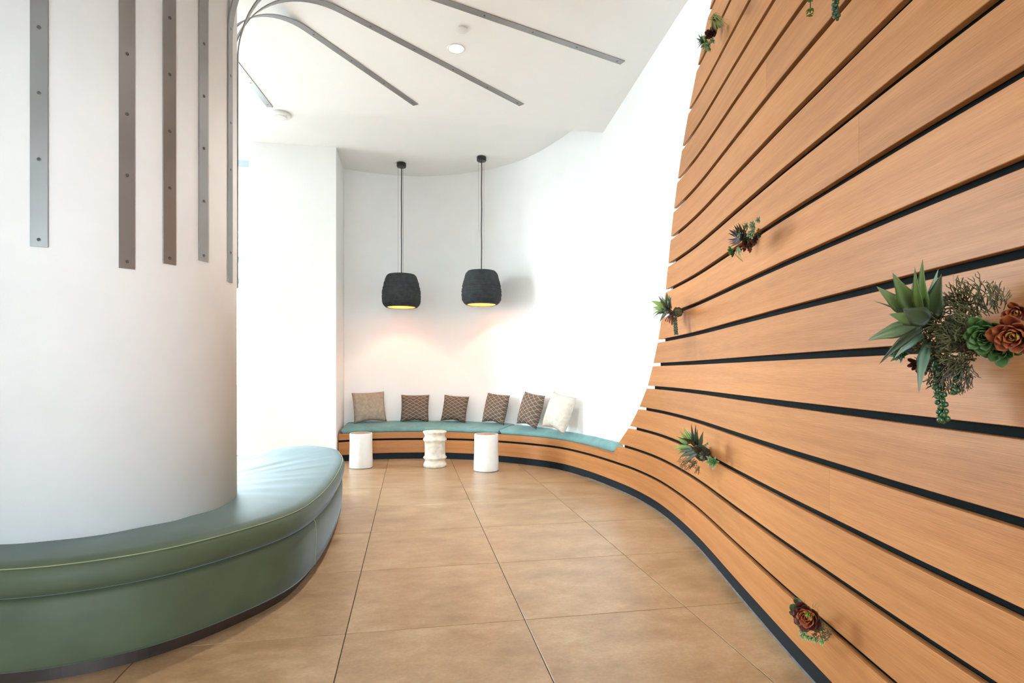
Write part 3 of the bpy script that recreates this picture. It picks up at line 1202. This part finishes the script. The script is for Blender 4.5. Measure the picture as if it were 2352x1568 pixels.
strip_ceiling(1430, 143, 1.7, 'metal strip on the ceiling ending nearest the wood wall')
strip_ceiling(1198, 240, 1.7, 'metal strip arching onto the ceiling, middle of the three dark ones')
strip_ceiling(955, 240, 1.7, 'metal strip arching onto the ceiling, shortest of the three dark ones')
strip_ceiling(620, 245, 1.7, 'pale metal strip on the ceiling pointing at the smoke detector')

# ceiling fittings
p = onz(645, 262, Z_CEIL)
d = tag(empty('smoke_detector', p), 'round white smoke detector on the ceiling near the column', 'smoke detector')
v, f = lathe([(.10, 0), (.112, -.004), (.112, -.02), (.104, -.03), (.07, -.036), (.068, -.03), (.064, -.042), (.03, -.046), (.002, -.046)], 40)
mesh_obj('housing', v, f, M['whiteplastic'], d, smooth=False)
v, f = lathe([(.010, -.030), (.010, -.040), (.002, -.041)], 12, center=(.075, -.03, 0))
mesh_obj('sensor_button', v, f, M['whiteplastic'], d)
for p, lab, en in ((onz(1048, 111, Z_PANEL), 'lit round recessed downlight in view in the dropped ceiling panel', 190),
               (Vector((-.25, 1.5, Z_PANEL)), 'added fill downlight above the viewer, out of the picture', 30),  # unseen lamp added to brighten the column and floor
               (Vector((-.1, -1.3, Z_PANEL)), 'added fill downlight behind the viewer, out of the picture', 30)):  # second unseen lamp added as fill
    d = tag(empty('recessed_downlight', p), lab, 'ceiling light', 'recessed downlights in the ceiling panel')
    v, f = lathe([(.060, -.001), (.072, -.001), (.075, -.004), (.072, -.007), (.060, -.006)], 40, cap=False)
    mesh_obj('trim_ring', v, f, M['whiteplastic'], d, smooth=False)
    v, f = lathe([(.060, -.003), (.03, -.004), (.001, -.004)], 32)
    mesh_obj('lens', v, f, M['downlight'], d)
    l = bpy.data.lights.new('downlight_beam', 'SPOT'); l.energy = en; l.color = (1, .965, .92); l.spot_size = math.radians(130); l.spot_blend = .9; l.shadow_soft_size = .06
    lo = bpy.data.objects.new('downlight_beam', l); COL.objects.link(lo); lo.parent = d; lo.location = (0, 0, -.02)
p = onz(1061, 66, Z_PANEL)
d = tag(empty('sprinkler_cover', p), 'small round white sprinkler cover beside the downlight', 'sprinkler')
v, f = lathe([(.035, 0), (.035, -.008), (.044, -.010), (.045, -.013), (.02, -.016), (.002, -.017)], 32)
mesh_obj('cover_plate', v, f, M['whiteplastic'], d)

# ------------------------------------------------------------------ green island seat around the column
OUT = spline([(-1.908, 2.10), (-1.667, 2.183), (-1.449, 2.345), (-1.25, 2.65), (-1.135, 2.97), (-1.137, 3.352), (-1.232, 3.975), (-1.42, 4.784),
              (-1.525, 5.07), (-1.71, 5.44), (-1.99, 5.60), (-2.235, 5.42), (-2.36, 4.95), (-2.62, 4.35), (-2.98, 3.85), (-3.27, 3.3), (-3.25, 2.75),
              (-2.95, 2.32), (-2.45, 2.09)], 200, closed=True)
ctr = Vector((-2.1, 3.5))
nO = len(OUT)
NRM = []
for i in range(nO):
    t = (OUT[(i + 2) % nO] - OUT[i - 2]).normalized()
    NRM.append(Vector((t.y, -t.x)))
if (OUT[0] + NRM[0] - ctr).length < (OUT[0] - ctr).length:
    NRM = [-n for n in NRM]
seat = tag(empty('island_seat', (ctr.x, ctr.y, 0)), 'rounded green upholstered island seat wrapped around the white column', 'seat')


def oring(ins, z, bulge=None):
    r = []
    for i in range(nO):
        q = OUT[i] - NRM[i] * ins
        zz = z
        if bulge:
            zz += bulge(i)
        r.append(Vector((q.x - ctr.x, q.y - ctr.y, zz)))
    return r


v, f = loft([oring(.075, 0), oring(.075, .075)]); mesh_obj('plinth', v, f, M['plinth'], seat)
rings = [oring(.05, .062), oring(.028, .066), oring(.02, .08), oring(.014, .16), oring(.012, .25), oring(.016, .32), oring(.03, .343), oring(.06, .346)]
v, f = loft(rings); mesh_obj('base', v, f, M['green'], seat, smooth=True)
wrk = lambda amp, fr: (lambda i: amp * mnoise.noise(Vector((i * fr, 3.1, 0))))
rings = [oring(.07, .347), oring(.02, .348), oring(.006, .356), oring(-.003, .38), oring(-.006, .41), oring(-.001, .44, wrk(.002, .5)), oring(.012, .461, wrk(.002, .4)),
         oring(.03, .472, wrk(.003, .4)), oring(.07, .479, wrk(.004, .3))]
last = [OUT[i] - NRM[i] * .07 for i in range(nO)]
for k, sc in enumerate((.85, .7, .55, .4, .25, .1)):
    ring = []
    for i in range(nO):
        q = ctr + (last[i] - ctr) * sc
        ring.append(Vector((q.x - ctr.x, q.y - ctr.y, .481 + .006 * mnoise.noise(Vector((q.x * 5, q.y * 9, 0))))))
    rings.append(ring)
v, f = loft(rings); cush = mesh_obj('cushion', v, f, M['green'], seat, smooth=True)
path = oring(.0105, .4625); path.append(path[0])
v, f = tube(path, .0022, 6); mesh_obj('piping', v, f, M['piping'], cush)
# vertical seam of the base
si = min(range(nO), key=lambda i: abs((OUT[i].x / OUT[i].y) * F + CX - 733) + (0 if OUT[i].y < 3.6 and OUT[i].x > -1.3 else 9999))
path = [Vector((OUT[si].x - NRM[si].x * a - ctr.x, OUT[si].y - NRM[si].y * a - ctr.y, z)) for a, z in ((.019, .075), (.0125, .16), (.0105, .25), (.0145, .32), (.028, .343))]
v, f = tube(path, .0028, 6); mesh_obj('seam', v, f, M['piping'], seat)

# ------------------------------------------------------------------ succulent clusters on the wood wall
def TW_(px, py, off):
    """point on the sight line through (px, py) at distance off in front of the boards"""
    s = WOOD.hit(px, -off)
    q = WOOD.off(s, -off, 0)
    q.z = CAM_H + (CY - py) / F * q.y
    return q


def wall_frame(px):
    s = WOOD.hit(px)
    p, t, nn = WOOD.at(s)
    return Vector((-nn.x, -nn.y, 0)), Vector((t.x, t.y, 0))      # outward normal, along-wall (towards viewer)


def leaf_geo(base, tip, wid, nrm, thick=.16, bend=.12, prof='lance', fold=.25, n=8):
    d = tip - base
    L = d.length
    y = d.normalized()
    z = nrm - y * nrm.dot(y)
    if z.length < 1e-4:
        z = Vector((0, 0, 1)) - y * y.z
    z.normalize()
    x = y.cross(z)
    rings, uv = [], []
    for i in range(n + 1):
        t = i / n
        if prof == 'lance':
            w = (.62 + .38 * math.sin(min(t / .36, 1) * math.pi / 2)) if t < .36 else max((1 - (t - .36) / .64) ** .92 * (1 - .12 * math.sin((t - .36) / .64 * math.pi)), .012)
        elif prof == 'round':
            w = (.35 + .65 * math.sin(min(t / .62, 1) * math.pi / 2)) if t < .62 else max(math.sqrt(max(1 - ((t - .62) / .38) ** 2, 0)), .12)
        elif prof == 'needle':
            w = max(1 - t, .04)
        else:   # finger
            w = .8 + .2 * math.sin(t * math.pi) if t < .8 else max(math.sqrt(max(1 - ((t - .8) / .2) ** 2, 0)), .15)
        h = wid / 2 * w
        th = h * thick * 2
        c = base + d * t + z * (bend * L * (math.sin(t * math.pi) * .6 - t * t * .6))
        fz = h * fold
        rings.append([c - x * h + z * fz, c - x * h * .5 + z * (th * .3 + fz * .2), c + z * (th * .2 - fz * .2), c + x * h * .5 + z * (th * .3 + fz * .2),
                      c + x * h + z * fz, c + x * h * .4 - z * (th * .8 - fz * .1), c - x * h * .4 - z * (th * .8 - fz * .1)])
        uv.extend([(q / 6, t) for q in range(7)])
    v, f = loft(rings)
    return v, f, uv


class Cluster:
    def __init__(self, name, px, py, off, label, cat='succulents'):
        self.loc = TW_(px, py, 0.0)
        self.root = tag(empty(name, self.loc), label, cat, 'succulent clusters on the wood wall')
        self.n, self.t = wall_frame(px)

    def _mk(self, name, v, f, mat, parent=None, uv=None, smooth=True):
        v = [q - self.loc for q in v]
        return mesh_obj(name, v, f, mat, parent or self.root, smooth=smooth, uvs=uv)

    def leaf(self, b, t, wpx, mat, parent=None, offb=.1, offt=.15, **kw):
        B = TW_(b[0], b[1], offb); T = TW_(t[0], t[1], offt)
        sc = B.y / F
        nrm = kw.pop('nrm', None)
        if nrm is None:
            nrm = (-B.normalized() * .75 + Vector((0, 0, .6)) + self.n * .3).normalized()
        v, f, uv = leaf_geo(B, T, wpx * sc, nrm, **kw)
        return self._mk('leaf', v, f, M[mat], parent, uv)

    def core(self, px, py, off, rpx, mat='soil', name='core', sq=(1, 1, 1)):
        C = TW_(px, py, off)
        r = rpx * C.y / F
        rings = []
        for i in range(1, 9):
            th = math.pi * i / 9
            ring = []
            for k in range(14):
                a = 2 * math.pi * k / 14
                dr = Vector((math.sin(th) * math.cos(a) * sq[0], math.sin(th) * math.sin(a) * sq[1], math.cos(th) * sq[2]))
                ring.append(C + dr * r * (1 + .18 * mnoise.noise(dr * 2.5 + C * 7)))
            rings.append(ring)
        v, f = loft(rings)
        return self._mk(name, v, f, M[mat])

    def rosette(self, px, py, off, rpx, mat, nl=18, prof='round', wf=.55, axis=None, split=False, name='rosette', cup=.35, inner=None, thick=.18, bend=-.18, seed=1, center_mat=None):
        rnd_ = random.Random(seed)
        C = TW_(px, py, off)
        R = rpx * C.y / F
        ax = (axis or (-C.normalized() * .7 + self.n * .5 + Vector((0, 0, .15)))).normalized()
        u = ax.cross(Vector((0, 0, 1)) if abs(ax.z) < .98 else Vector((1, 0, 0))).normalized(); w = u.cross(ax)
        vs, fs, uvs = [], [], []
        root = None
        if split:
            v, f = [], []
            rings = []
            for q in range(1, 5):
                th = math.pi * q / 5
                rings.append([C + (ax * math.cos(th) * .12 + (u * math.cos(k * math.pi / 4) + w * math.sin(k * math.pi / 4)) * math.sin(th) * .12) * R for k in range(8)])
            v, f = loft(rings)
            root = self._mk(name, v, f, M[center_mat or mat], uv=[(0, .3)] * len(v))
        for i in range(nl):
            t = (i + .5) / nl
            a = i * 2.39996 + rnd_.uniform(-.12, .12)
            rad = u * math.cos(a) + w * math.sin(a)
            el = math.radians(82 - (82 - 8) * t ** .75)
            dr = rad * math.cos(el) + ax * math.sin(el)
            L = R * (.42 + .58 * t) * rnd_.uniform(.92, 1.06)
            B = C + rad * R * .06 * t
            nrm = ax * math.cos(el) - rad * math.sin(el) + ax * .05
            mm = mat
            if inner and t < inner[0]:
                mm = inner[1]
            v, f, uv = leaf_geo(B, B + dr * L, L * wf, nrm, thick=thick, bend=bend, prof=prof, fold=cup, n=6)
            if split:
                self._mk('leaf', v, f, M[mm], root, uv)
            else:
                o_ = len(vs)
                vs += v; uvs += uv; fs += [tuple(q + o_ for q in ff) for ff in f]
        if not split:
            root = self._mk(name, vs, fs, M[mat], uv=uvs)
        return root

    def sedum(self, pts, rpx, mat, off, name='sedum', seed=3, nl=16):
        """a head of small tight rosettes, one mesh per head"""
        for i, (px, py) in enumerate(pts):
            self.rosette(px, py, off, rpx, mat, nl=nl, prof='finger', wf=.42, name=name, cup=0, thick=.4, bend=-.1, seed=seed + i)

    def twigs(self, box, count, lpx, rpx, mat, off, name='moss', seed=5, droop=.0, spread=1.0, direction=None):
        rnd_ = random.Random(seed)
        parts = []
        x0, y0, x1, y1 = box
        cx, cy = (x0 + x1) / 2, (y0 + y1) / 2
        for i in range(count):
            a, rr = rnd_.uniform(0, 2 * math.pi), math.sqrt(rnd_.random())
            px, py = cx + math.cos(a) * rr * (x1 - x0) / 2, cy + math.sin(a) * rr * (y1 - y0) / 2
            of = off[0] + (off[1] - off[0]) * (1 - rr * .7) * rnd_.uniform(.6, 1)
            B = TW_(px, py, of)
            sc = B.y / F
            out = ((self.n * rnd_.uniform(.2, 1) + self.t * rnd_.uniform(-1, 1) * spread + Vector((0, 0, rnd_.uniform(-.7, .9)))) if direction is None else
                   direction + Vector((rnd_.uniform(-.5, .5), rnd_.uniform(-.5, .5), rnd_.uniform(-.5, .5))))
            out = out.normalized()
            path = [B]
            L = lpx * sc * rnd_.uniform(.6, 1.3)
            for q in range(1, 5):
                out = (out + Vector((rnd_.uniform(-.4, .4), rnd_.uniform(-.4, .4), rnd_.uniform(-.4, .4) - droop))).normalized()
                path.append(path[-1] + out * L / 4)
                if q == 2:
                    o2 = (out + Vector((rnd_.uniform(-.9, .9), rnd_.uniform(-.9, .9), rnd_.uniform(-.9, .9)))).normalized()
                    parts.append(tube([path[-1], path[-1] + o2 * L * .22, path[-1] + o2 * L * .22 + out * L * .2], rpx * sc, 4, lambda t: 1 - .4 * t))
            parts.append(tube(path, rpx * sc, 4, lambda t: 1 - .35 * t))
        v, f = join(parts)
        o = self._mk(name, v, f, M[mat])
        o['kind'] = 'stuff'
        return o

    def beads(self, path_px, off, rpx, count, jitter, split=False, seed=4, mat='bead', name='bead_strand'):
        rnd_ = random.Random(seed)
        P = [TW_(a, b, off) for a, b in path_px]
        stem = []
        for i in range(len(P) - 1):
            for q in range(4):
                stem.append(P[i].lerp(P[i + 1], q / 4))
        stem.append(P[-1])
        sc = P[0].y / F
        v, f = tube(stem, 1.1 * sc, 5)
        root = self._mk(name, v, f, M[mat])
        bv, bf = lathe([(.05, -1), (.55, -.85), (.92, -.4), (1, .05), (.85, .5), (.5, .85), (.05, 1.02)], 10)
        bm = None
        parts = []
        for i in range(count):
            t = (i + rnd_.random() * .6) / count * (len(stem) - 1)
            k = min(int(t), len(stem) - 2)
            p_ = stem[k].lerp(stem[k + 1], t - k)
            a = i * 2.4
            p_ = p_ + (self.t * math.cos(a) + self.n * math.sin(a)) * jitter * sc
            r_ = rpx * sc * rnd_.uniform(.8, 1.15)
            if split:
                if bm is None:
                    ob = mesh_obj('bead', bv, bf, M[mat], root, smooth=True); bm = ob.data
                else:
                    ob = bpy.data.objects.new('bead', bm); COL.objects.link(ob); ob.parent = root
                ob.location = p_ - self.loc; ob.scale = (r_, r_, r_); ob.rotation_euler = (rnd_.uniform(-.6, .6), rnd_.uniform(-.6, .6), 0)
            else:
                parts.append(([p_ - self.loc + q * r_ for q in bv], bf))
        if not split:
            v, f = join(parts)
            mesh_obj('beads', v, f, M[mat], root, smooth=True)
        return root

    def anchor(self, px, py, off, rpx=2.0, mat='twig'):
        """short stems tying the cluster into the gap behind it"""
        A = TW_(px, py, off)
        B = Vector(self.loc) - self.n * .02
        v, f = tube([B, B.lerp(A, .5), A], rpx * A.y / F, 6)
        return self._mk('stem', v, f, M[mat])


# -- 1: the big arrangement at the right edge
c = Cluster('succulent_arrangement', 2235, 790, .0, 'large succulent arrangement with pointed agave leaves at the right edge of the wood wall')
c.core(2190, 768, .045, 52, sq=(.5, .9, .75))
c.anchor(2160, 760, .06, 6)
ag = c.core(2120, 735, .12, 20, 'darkleaf', 'agave')
A1 = [((2128, 705), (2116, 597), 25, 'agave', .13, .17), ((2112, 700), (2099, 615), 20, 'agave', .14, .19), ((2143, 700), (2153, 617), 17, 'blueleaf', .11, .11),
      ((2158, 722), (2160, 630), 42, 'darkleaf', .12, .13), ((2096, 702), (2048, 626), 37, 'agave', .14, .18), ((2086, 714), (2011, 656), 32, 'agave', .14, .19),
      ((2100, 700), (2094, 650), 22, 'blueleaf', .10, .12), ((2105, 738), (2040, 720), 30, 'agave', .16, .2), ((2140, 735), (2072, 708), 44, 'darkleaf', .19, .22),
      ((2112, 752), (1985, 781), 36, 'agave', .14, .18), ((2112, 762), (2014, 837), 20, 'darkleaf', .16, .2), ((2120, 788), (2050, 823), 18, 'blueleaf', .13, .15),
      ((2140, 815), (2108, 902), 23, 'blueleaf', .12, .13), ((2085, 712), (2001, 688), 5, 'darkleaf', .15, .19)]
for b_, t_, w_, m__, ob_, ot_ in A1:
    b_ = (b_[0] * .6 + 2122 * .4, b_[1] * .6 + 742 * .4)
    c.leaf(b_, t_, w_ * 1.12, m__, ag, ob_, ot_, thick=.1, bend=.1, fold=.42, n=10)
c.rosette(2068, 812, .10, 27, 'teal_leaf', nl=20, prof='lance', wf=.5, split=True, seed=4)
c.rosette(2106, 836, .08, 22, 'darkred', nl=18, prof='round', wf=.5, split=False, seed=6, name='maroon_rosette')
c.twigs((2108, 678, 2262, 862), 660, 26, 1.55, 'moss', (.05, .15), seed=8)
c.twigs((2180, 655, 2315, 730), 150, 30, 1.25, 'moss', (.05, .11), seed=9, direction=Vector((-.2, .1, 1.0)))
c.twigs((2130, 820, 2240, 890), 110, 30, 1.2, 'twig', (.06, .13), seed=10, direction=Vector((-.2, .0, -1.0)))
c.rosette(2268, 768, .11, 50, 'rosette', nl=26, prof='round', wf=.72, split=True, seed=11, cup=.4)
c.rosette(2300, 800, .07, 46, 'rosette', nl=18, prof='round', wf=.72, split=True, seed=15, cup=.4)
c.rosette(2334, 768, .10, 54, 'red', nl=22, prof='round', wf=.75, split=True, seed=12, cup=.5, inner=(.22, 'orange'), name='red_rosette')
c.rosette(2338, 715, .07, 30, 'red', nl=14, prof='round', wf=.75, split=True, seed=13, cup=.5, inner=(.25, 'orange'), name='red_rosette')
c.beads([(2150, 815), (2155, 860), (2158, 900), (2164, 940), (2167, 970)], .10, 6.6, 34, 7, split=True, seed=3)
c.beads([(2200, 850), (2196, 880), (2198, 905)], .09, 6.2, 10, 6, split=True, seed=5)

# -- 2: dark purple rosette with pale sedum, middle of the wall
c = Cluster('succulent_cluster', 1728, 548, 0, 'succulent cluster with a dark purple rosette and pale green heads, middle of the wood wall')
c.core(1716, 550, .04, 17, sq=(.6, 1, .9))
c.anchor(1715, 552, .05, 3)
g = c.core(1704, 545, .13, 7, 'purple', 'purple_rosette')
g = g
for (tx, ty, w_, m__) in [(1697, 509, 8, 'purple'), (1691, 513, 6, 'mauve'), (1686, 517, 7, 'purple'), (1675, 528, 9, 'purple'), (1683, 526, 8, 'mauve'), (1673, 536, 6, 'purple'),
                          (1672, 551, 7, 'purple'), (1673, 557, 6, 'mauve'), (1675, 562, 6, 'purple'), (1677, 568, 8, 'mauve'), (1708, 513, 8, 'purple'), (1712, 528, 9, 'purple')]:
    c.leaf((1706, 547), (tx, ty), w_ * 1.45, m__, g, .12, .16, thick=.16, bend=-.1, fold=.25)
for i, (x, y, r) in enumerate([(1714, 519, 10), (1728, 514, 9), (1730, 520, 11), (1742, 505, 9), (1722, 536, 7), (1726, 538, 12), (1729, 531, 10), (1703, 538, 11)]):
    c.sedum([(x, y)], r, 'pale', .13 if i != 3 else .09, seed=20 + i, name='pale_sedum')
for i, (x, y, r, m__) in enumerate([(1680, 575, 11, 'lime'), (1684, 583, 8, 'rosette'), (1712, 570, 9, 'red'), (1722, 568, 9, 'darkred'), (1724, 574, 8, 'red'), (1711, 533, 8, 'red'),
                                    (1745, 530, 8, 'orange'), (1746, 540, 8, 'darkleaf'), (1735, 552, 15, 'darkred'), (1702, 574, 7, 'pale'), (1718, 556, 15, 'darkred'), (1724, 548, 13, 'rosette'), (1712, 562, 12, 'red'), (1728, 560, 12, 'darkred')]):
    c.rosette(x, y, .10, r, m__, nl=12, prof='round', wf=.6, seed=40 + i)
for (tx, ty) in [(1702, 592), (1698, 590), (1690, 586), (1707, 586), (1694, 578)]:
    c.leaf((1695, 566), (tx, ty), 5, 'pale', None, .11, .13, thick=.1)
c.leaf((1686, 582), (1704, 596), 1.5, 'airplant', None, .12, .13, bend=-.5)

# -- 3: agave over the edge of the boards
c = Cluster('succulent_cluster', 1566, 716, 0, 'succulent cluster with bright agave leaves poking past the raked left edge of the boards')
c.core(1556, 716, .05, 11)
c.anchor(1540, 716, .13, 3)
g = c.core(1533, 712, .17, 8, 'darkleaf', 'agave')
for (bx, by, tx, ty, w_, m__, ot) in [(1530, 709, 1492, 688, 11, 'lime', .22), (1528, 710, 1497, 705, 12, 'lime', .24), (1530, 706, 1510, 676, 6, 'darkleaf', .19), (1531, 706, 1518, 676, 8, 'blueleaf', .16),
                                      (1535, 706, 1531, 670, 11, 'darkleaf', .17), (1538, 706, 1537, 672, 9, 'blueleaf', .14), (1530, 712, 1491, 727, 8, 'lime', .22), (1530, 713, 1496, 732, 6, 'darkleaf', .22),
                                      (1536, 715, 1512, 743, 12, 'darkleaf', .21), (1529, 707, 1514, 689, 12, 'lime', .24), (1528, 716, 1510, 727, 8, 'blueleaf', .18), (1541, 708, 1540, 682, 12, 'darkleaf', .19),
                                      (1540, 715, 1525, 722, 13, 'darkleaf', .25), (1528, 711, 1492, 716, 5, 'blueleaf', .2)]:
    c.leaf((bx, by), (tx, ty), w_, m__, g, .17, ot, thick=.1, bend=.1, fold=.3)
c.core(1559, 718, .075, 9, 'moss', 'moss_ball')
c.twigs((1551, 709, 1568, 728), 60, 5, .5, 'moss', (.07, .13), seed=31)
for (tx, ty) in [(1525, 736), (1530, 738), (1536, 743), (1543, 747), (1534, 740)]:
    c.leaf((1546, 724), (tx, ty), 5, 'red', None, .11, .12, prof='finger', thick=.3)
c.beads([(1550, 728), (1551, 742), (1552, 756), (1553, 768)], .09, 1.9, 54, 3.4, seed=33, mat='stringbead')

# -- 4: agave and purple rosette, low on the wall
c = Cluster('succulent_cluster', 1628, 1044, 0, 'succulent cluster with agave leaves and hanging twigs, low on the wood wall')
c.core(1612, 1040, .05, 18)
c.anchor(1606, 1036, .08, 3)
g = c.core(1603, 1030, .15, 10, 'darkleaf', 'agave')
for (bx, by, tx, ty, w_, m__, ot) in [(1596, 1021, 1587, 972, 8, 'darkleaf', .17), (1600, 1022, 1597, 974, 8, 'darkleaf', .15), (1603, 1024, 1601, 985, 9, 'darkleaf', .16), (1608, 1028, 1615, 988, 11, 'darkleaf', .12),
                                      (1590, 1016, 1568, 979, 9, 'lime', .18), (1585, 1018, 1559, 988, 9, 'lime', .2), (1590, 1012, 1577, 983, 9, 'blueleaf', .14), (1580, 1020, 1554, 1005, 11, 'lime', .18),
                                      (1578, 1014, 1550, 1000, 3, 'darkleaf', .19), (1588, 1027, 1540, 1032, 12, 'lime', .21), (1590, 1030, 1549, 1041, 8, 'lime', .19), (1595, 1034, 1551, 1043, 9, 'darkleaf', .2),
                                      (1598, 1038, 1551, 1058, 11, 'darkleaf', .2), (1602, 1042, 1567, 1072, 11, 'darkleaf', .19), (1597, 1028, 1568, 1004, 17, 'darkleaf', .25), (1604, 1036, 1580, 1032, 18, 'darkleaf', .26),
                                      (1592, 1044, 1572, 1052, 10, 'blueleaf', .14)]:
    c.leaf((bx, by), (tx, ty), w_, m__, g, .15, ot, thick=.1, bend=.1, fold=.3)
c.rosette(1620, 1046, .11, 18, 'mauve', nl=24, prof='lance', wf=.4, split=True, seed=51, center_mat='purple')
c.rosette(1637, 1060, .09, 21, 'mint', nl=18, prof='lance', wf=.5, split=True, seed=52)
c.sedum([(1609, 1038), (1625, 1018), (1621, 1022), (1612, 1050)], 5, 'pale', .13, seed=55)
c.twigs((1565, 1050, 1605, 1072), 70, 12, .55, 'twig', (.08, .16), seed=56, direction=Vector((-.5, 0, -.7)))
c.twigs((1597, 1066, 1608, 1078), 10, 16, .6, 'twig', (.10, .13), seed=57, direction=Vector((-.2, 0, -1)))

# -- 5: red rosette near the floor
c = Cluster('succulent_cluster', 1872, 1415, 0, 'succulent cluster with a large red rosette near the floor')
c.core(1872, 1430, .04, 23, sq=(.6, 1, .8))
c.anchor(1866, 1424, .06, 4)
c.rosette(1857, 1415, .11, 38, 'darkred', nl=26, prof='round', wf=.8, split=True, seed=61, inner=(.62, 'red'), cup=.3, name='red_rosette')
c.rosette(1860, 1411, .145, 15, 'orange', nl=10, prof='round', wf=.5, split=True, seed=62, inner=(.6, 'lime'), name='yellow_rosette')
for (b_, t_, w_) in [((1842, 1398), (1826, 1370), 17), ((1836, 1406), (1814, 1388), 18), ((1835, 1412), (1812, 1405), 12), ((1842, 1400), (1838, 1376), 12)]:
    c.leaf(b_, t_, w_, 'teal_leaf', None, .09, .12, prof='round', thick=.16, bend=-.15)
for (b_, t_) in [((1845, 1396), (1842, 1372)), ((1850, 1394), (1848, 1373)), ((1840, 1402), (1826, 1387)), ((1840, 1407), (1818, 1398)), ((1838, 1412), (1816, 1408)), ((1838, 1415), (1816, 1415)),
                 ((1868, 1395), (1872, 1376)), ((1872, 1396), (1884, 1377)), ((1878, 1400), (1888, 1384)), ((1880, 1408), (1890, 1395)), ((1840, 1435), (1824, 1442))]:
    c.leaf(b_, t_, 2.6, 'pale', None, .09, .11, prof='needle')
for i, (x, y, r) in enumerate([(1842, 1448, 9), (1848, 1456, 10), (1843, 1460, 8), (1855, 1463, 9), (1864, 1466, 8), (1873, 1470, 8), (1850, 1448, 8), (1888, 1473, 9)]):
    c.sedum([(x, y)], r, 'mint', .09, seed=70 + i, name='mint_sedum')
c.twigs((1868, 1432, 1912, 1474), 170, 7, .8, 'moss', (.04, .10), seed=75)

# -- 6: air plant high up by the ceiling
c = Cluster('succulent_cluster', 1652, 60, 0, 'spiky air plant and green sedum cluster high up near the ceiling')
c.core(1640, 66, .04, 11, sq=(.6, 1, 1.7))
c.anchor(1636, 64, .06, 3)
g = c.core(1646, 48, .10, 5, 'airplant', 'air_plant')
rn = random.Random(5)
for i in range(46):
    a = i * 2.4
    L = rn.uniform(14, 25)
    c.leaf((1646, 48), (1646 + math.cos(a) * L * .9, 48 + math.sin(a) * L), 4.4, 'airplant', g, .11, .11 + rn.uniform(-.02, .08), prof='needle', bend=.15, n=5)
c.rosette(1634, 78, .08, 17, 'darkred', nl=18, prof='round', wf=.6, seed=81, name='maroon_rosette')
for i, (x, y, r) in enumerate([(1622, 96, 11), (1618, 104, 10), (1626, 104, 10), (1629, 112, 8), (1613, 92, 10), (1637, 93, 9), (1620, 88, 9)]):
    c.sedum([(x, y)], r, 'mint', .10, seed=85 + i, name='mint_sedum')
for (tx, ty) in [(1597, 86), (1600, 90), (1603, 77), (1611, 70), (1601, 97), (1602, 103), (1601, 112), (1604, 81)]:
    c.leaf((1616, 97), (tx, ty), 4, 'teal_leaf', None, .12, .16, prof='lance', thick=.3)
for (tx, ty) in [(1613, 130), (1609, 120), (1616, 124)]:
    c.leaf((1622, 110), (tx, ty), 3.5, 'airplant', None, .09, .10, prof='lance')

# -- 7: trailing plant whose strands hang into the top of the picture
c = Cluster('succulent_cluster', 1930, -18, 0, 'trailing succulent with two hanging strands at the top edge of the picture')
c.core(1912, -50, .05, 30, sq=(.6, 1, .8))
c.anchor(1905, -48, .08, 4)
c.rosette(1900, -70, .10, 40, 'rosette', nl=20, prof='round', wf=.7, split=True, seed=91)
c.rosette(1935, -55, .09, 30, 'mauve', nl=18, prof='lance', wf=.5, split=True, seed=92)
A_, B_ = TW_(1862, -50, .13), TW_(1861, 30, .13)
v, f = tube([A_, A_.lerp(B_, .5), B_], 1.2 * A_.y / F, 6); c._mk('trailing_stem', v, f, M['rosette'], uv=[(0, .5)] * len(v))
for i, y in enumerate((-2, 32)):
    c.rosette(1861, y - 6, .13, 11, 'lime', nl=14, prof='round', wf=.6, seed=93 + i, axis=Vector((0, 0, 1)), name='leaf_whorl', bend=.5)
    c.rosette(1861, y, .13, 10, 'lime', nl=10, prof='round', wf=.6, seed=97 + i, axis=Vector((0, 0, -1)), name='leaf_whorl', bend=.1)
c.beads([(1924, -50), (1921, -20), (1919, 5), (1918, 25), (1923, 44)], .09, 4.2, 34, 4.5, split=True, seed=95)
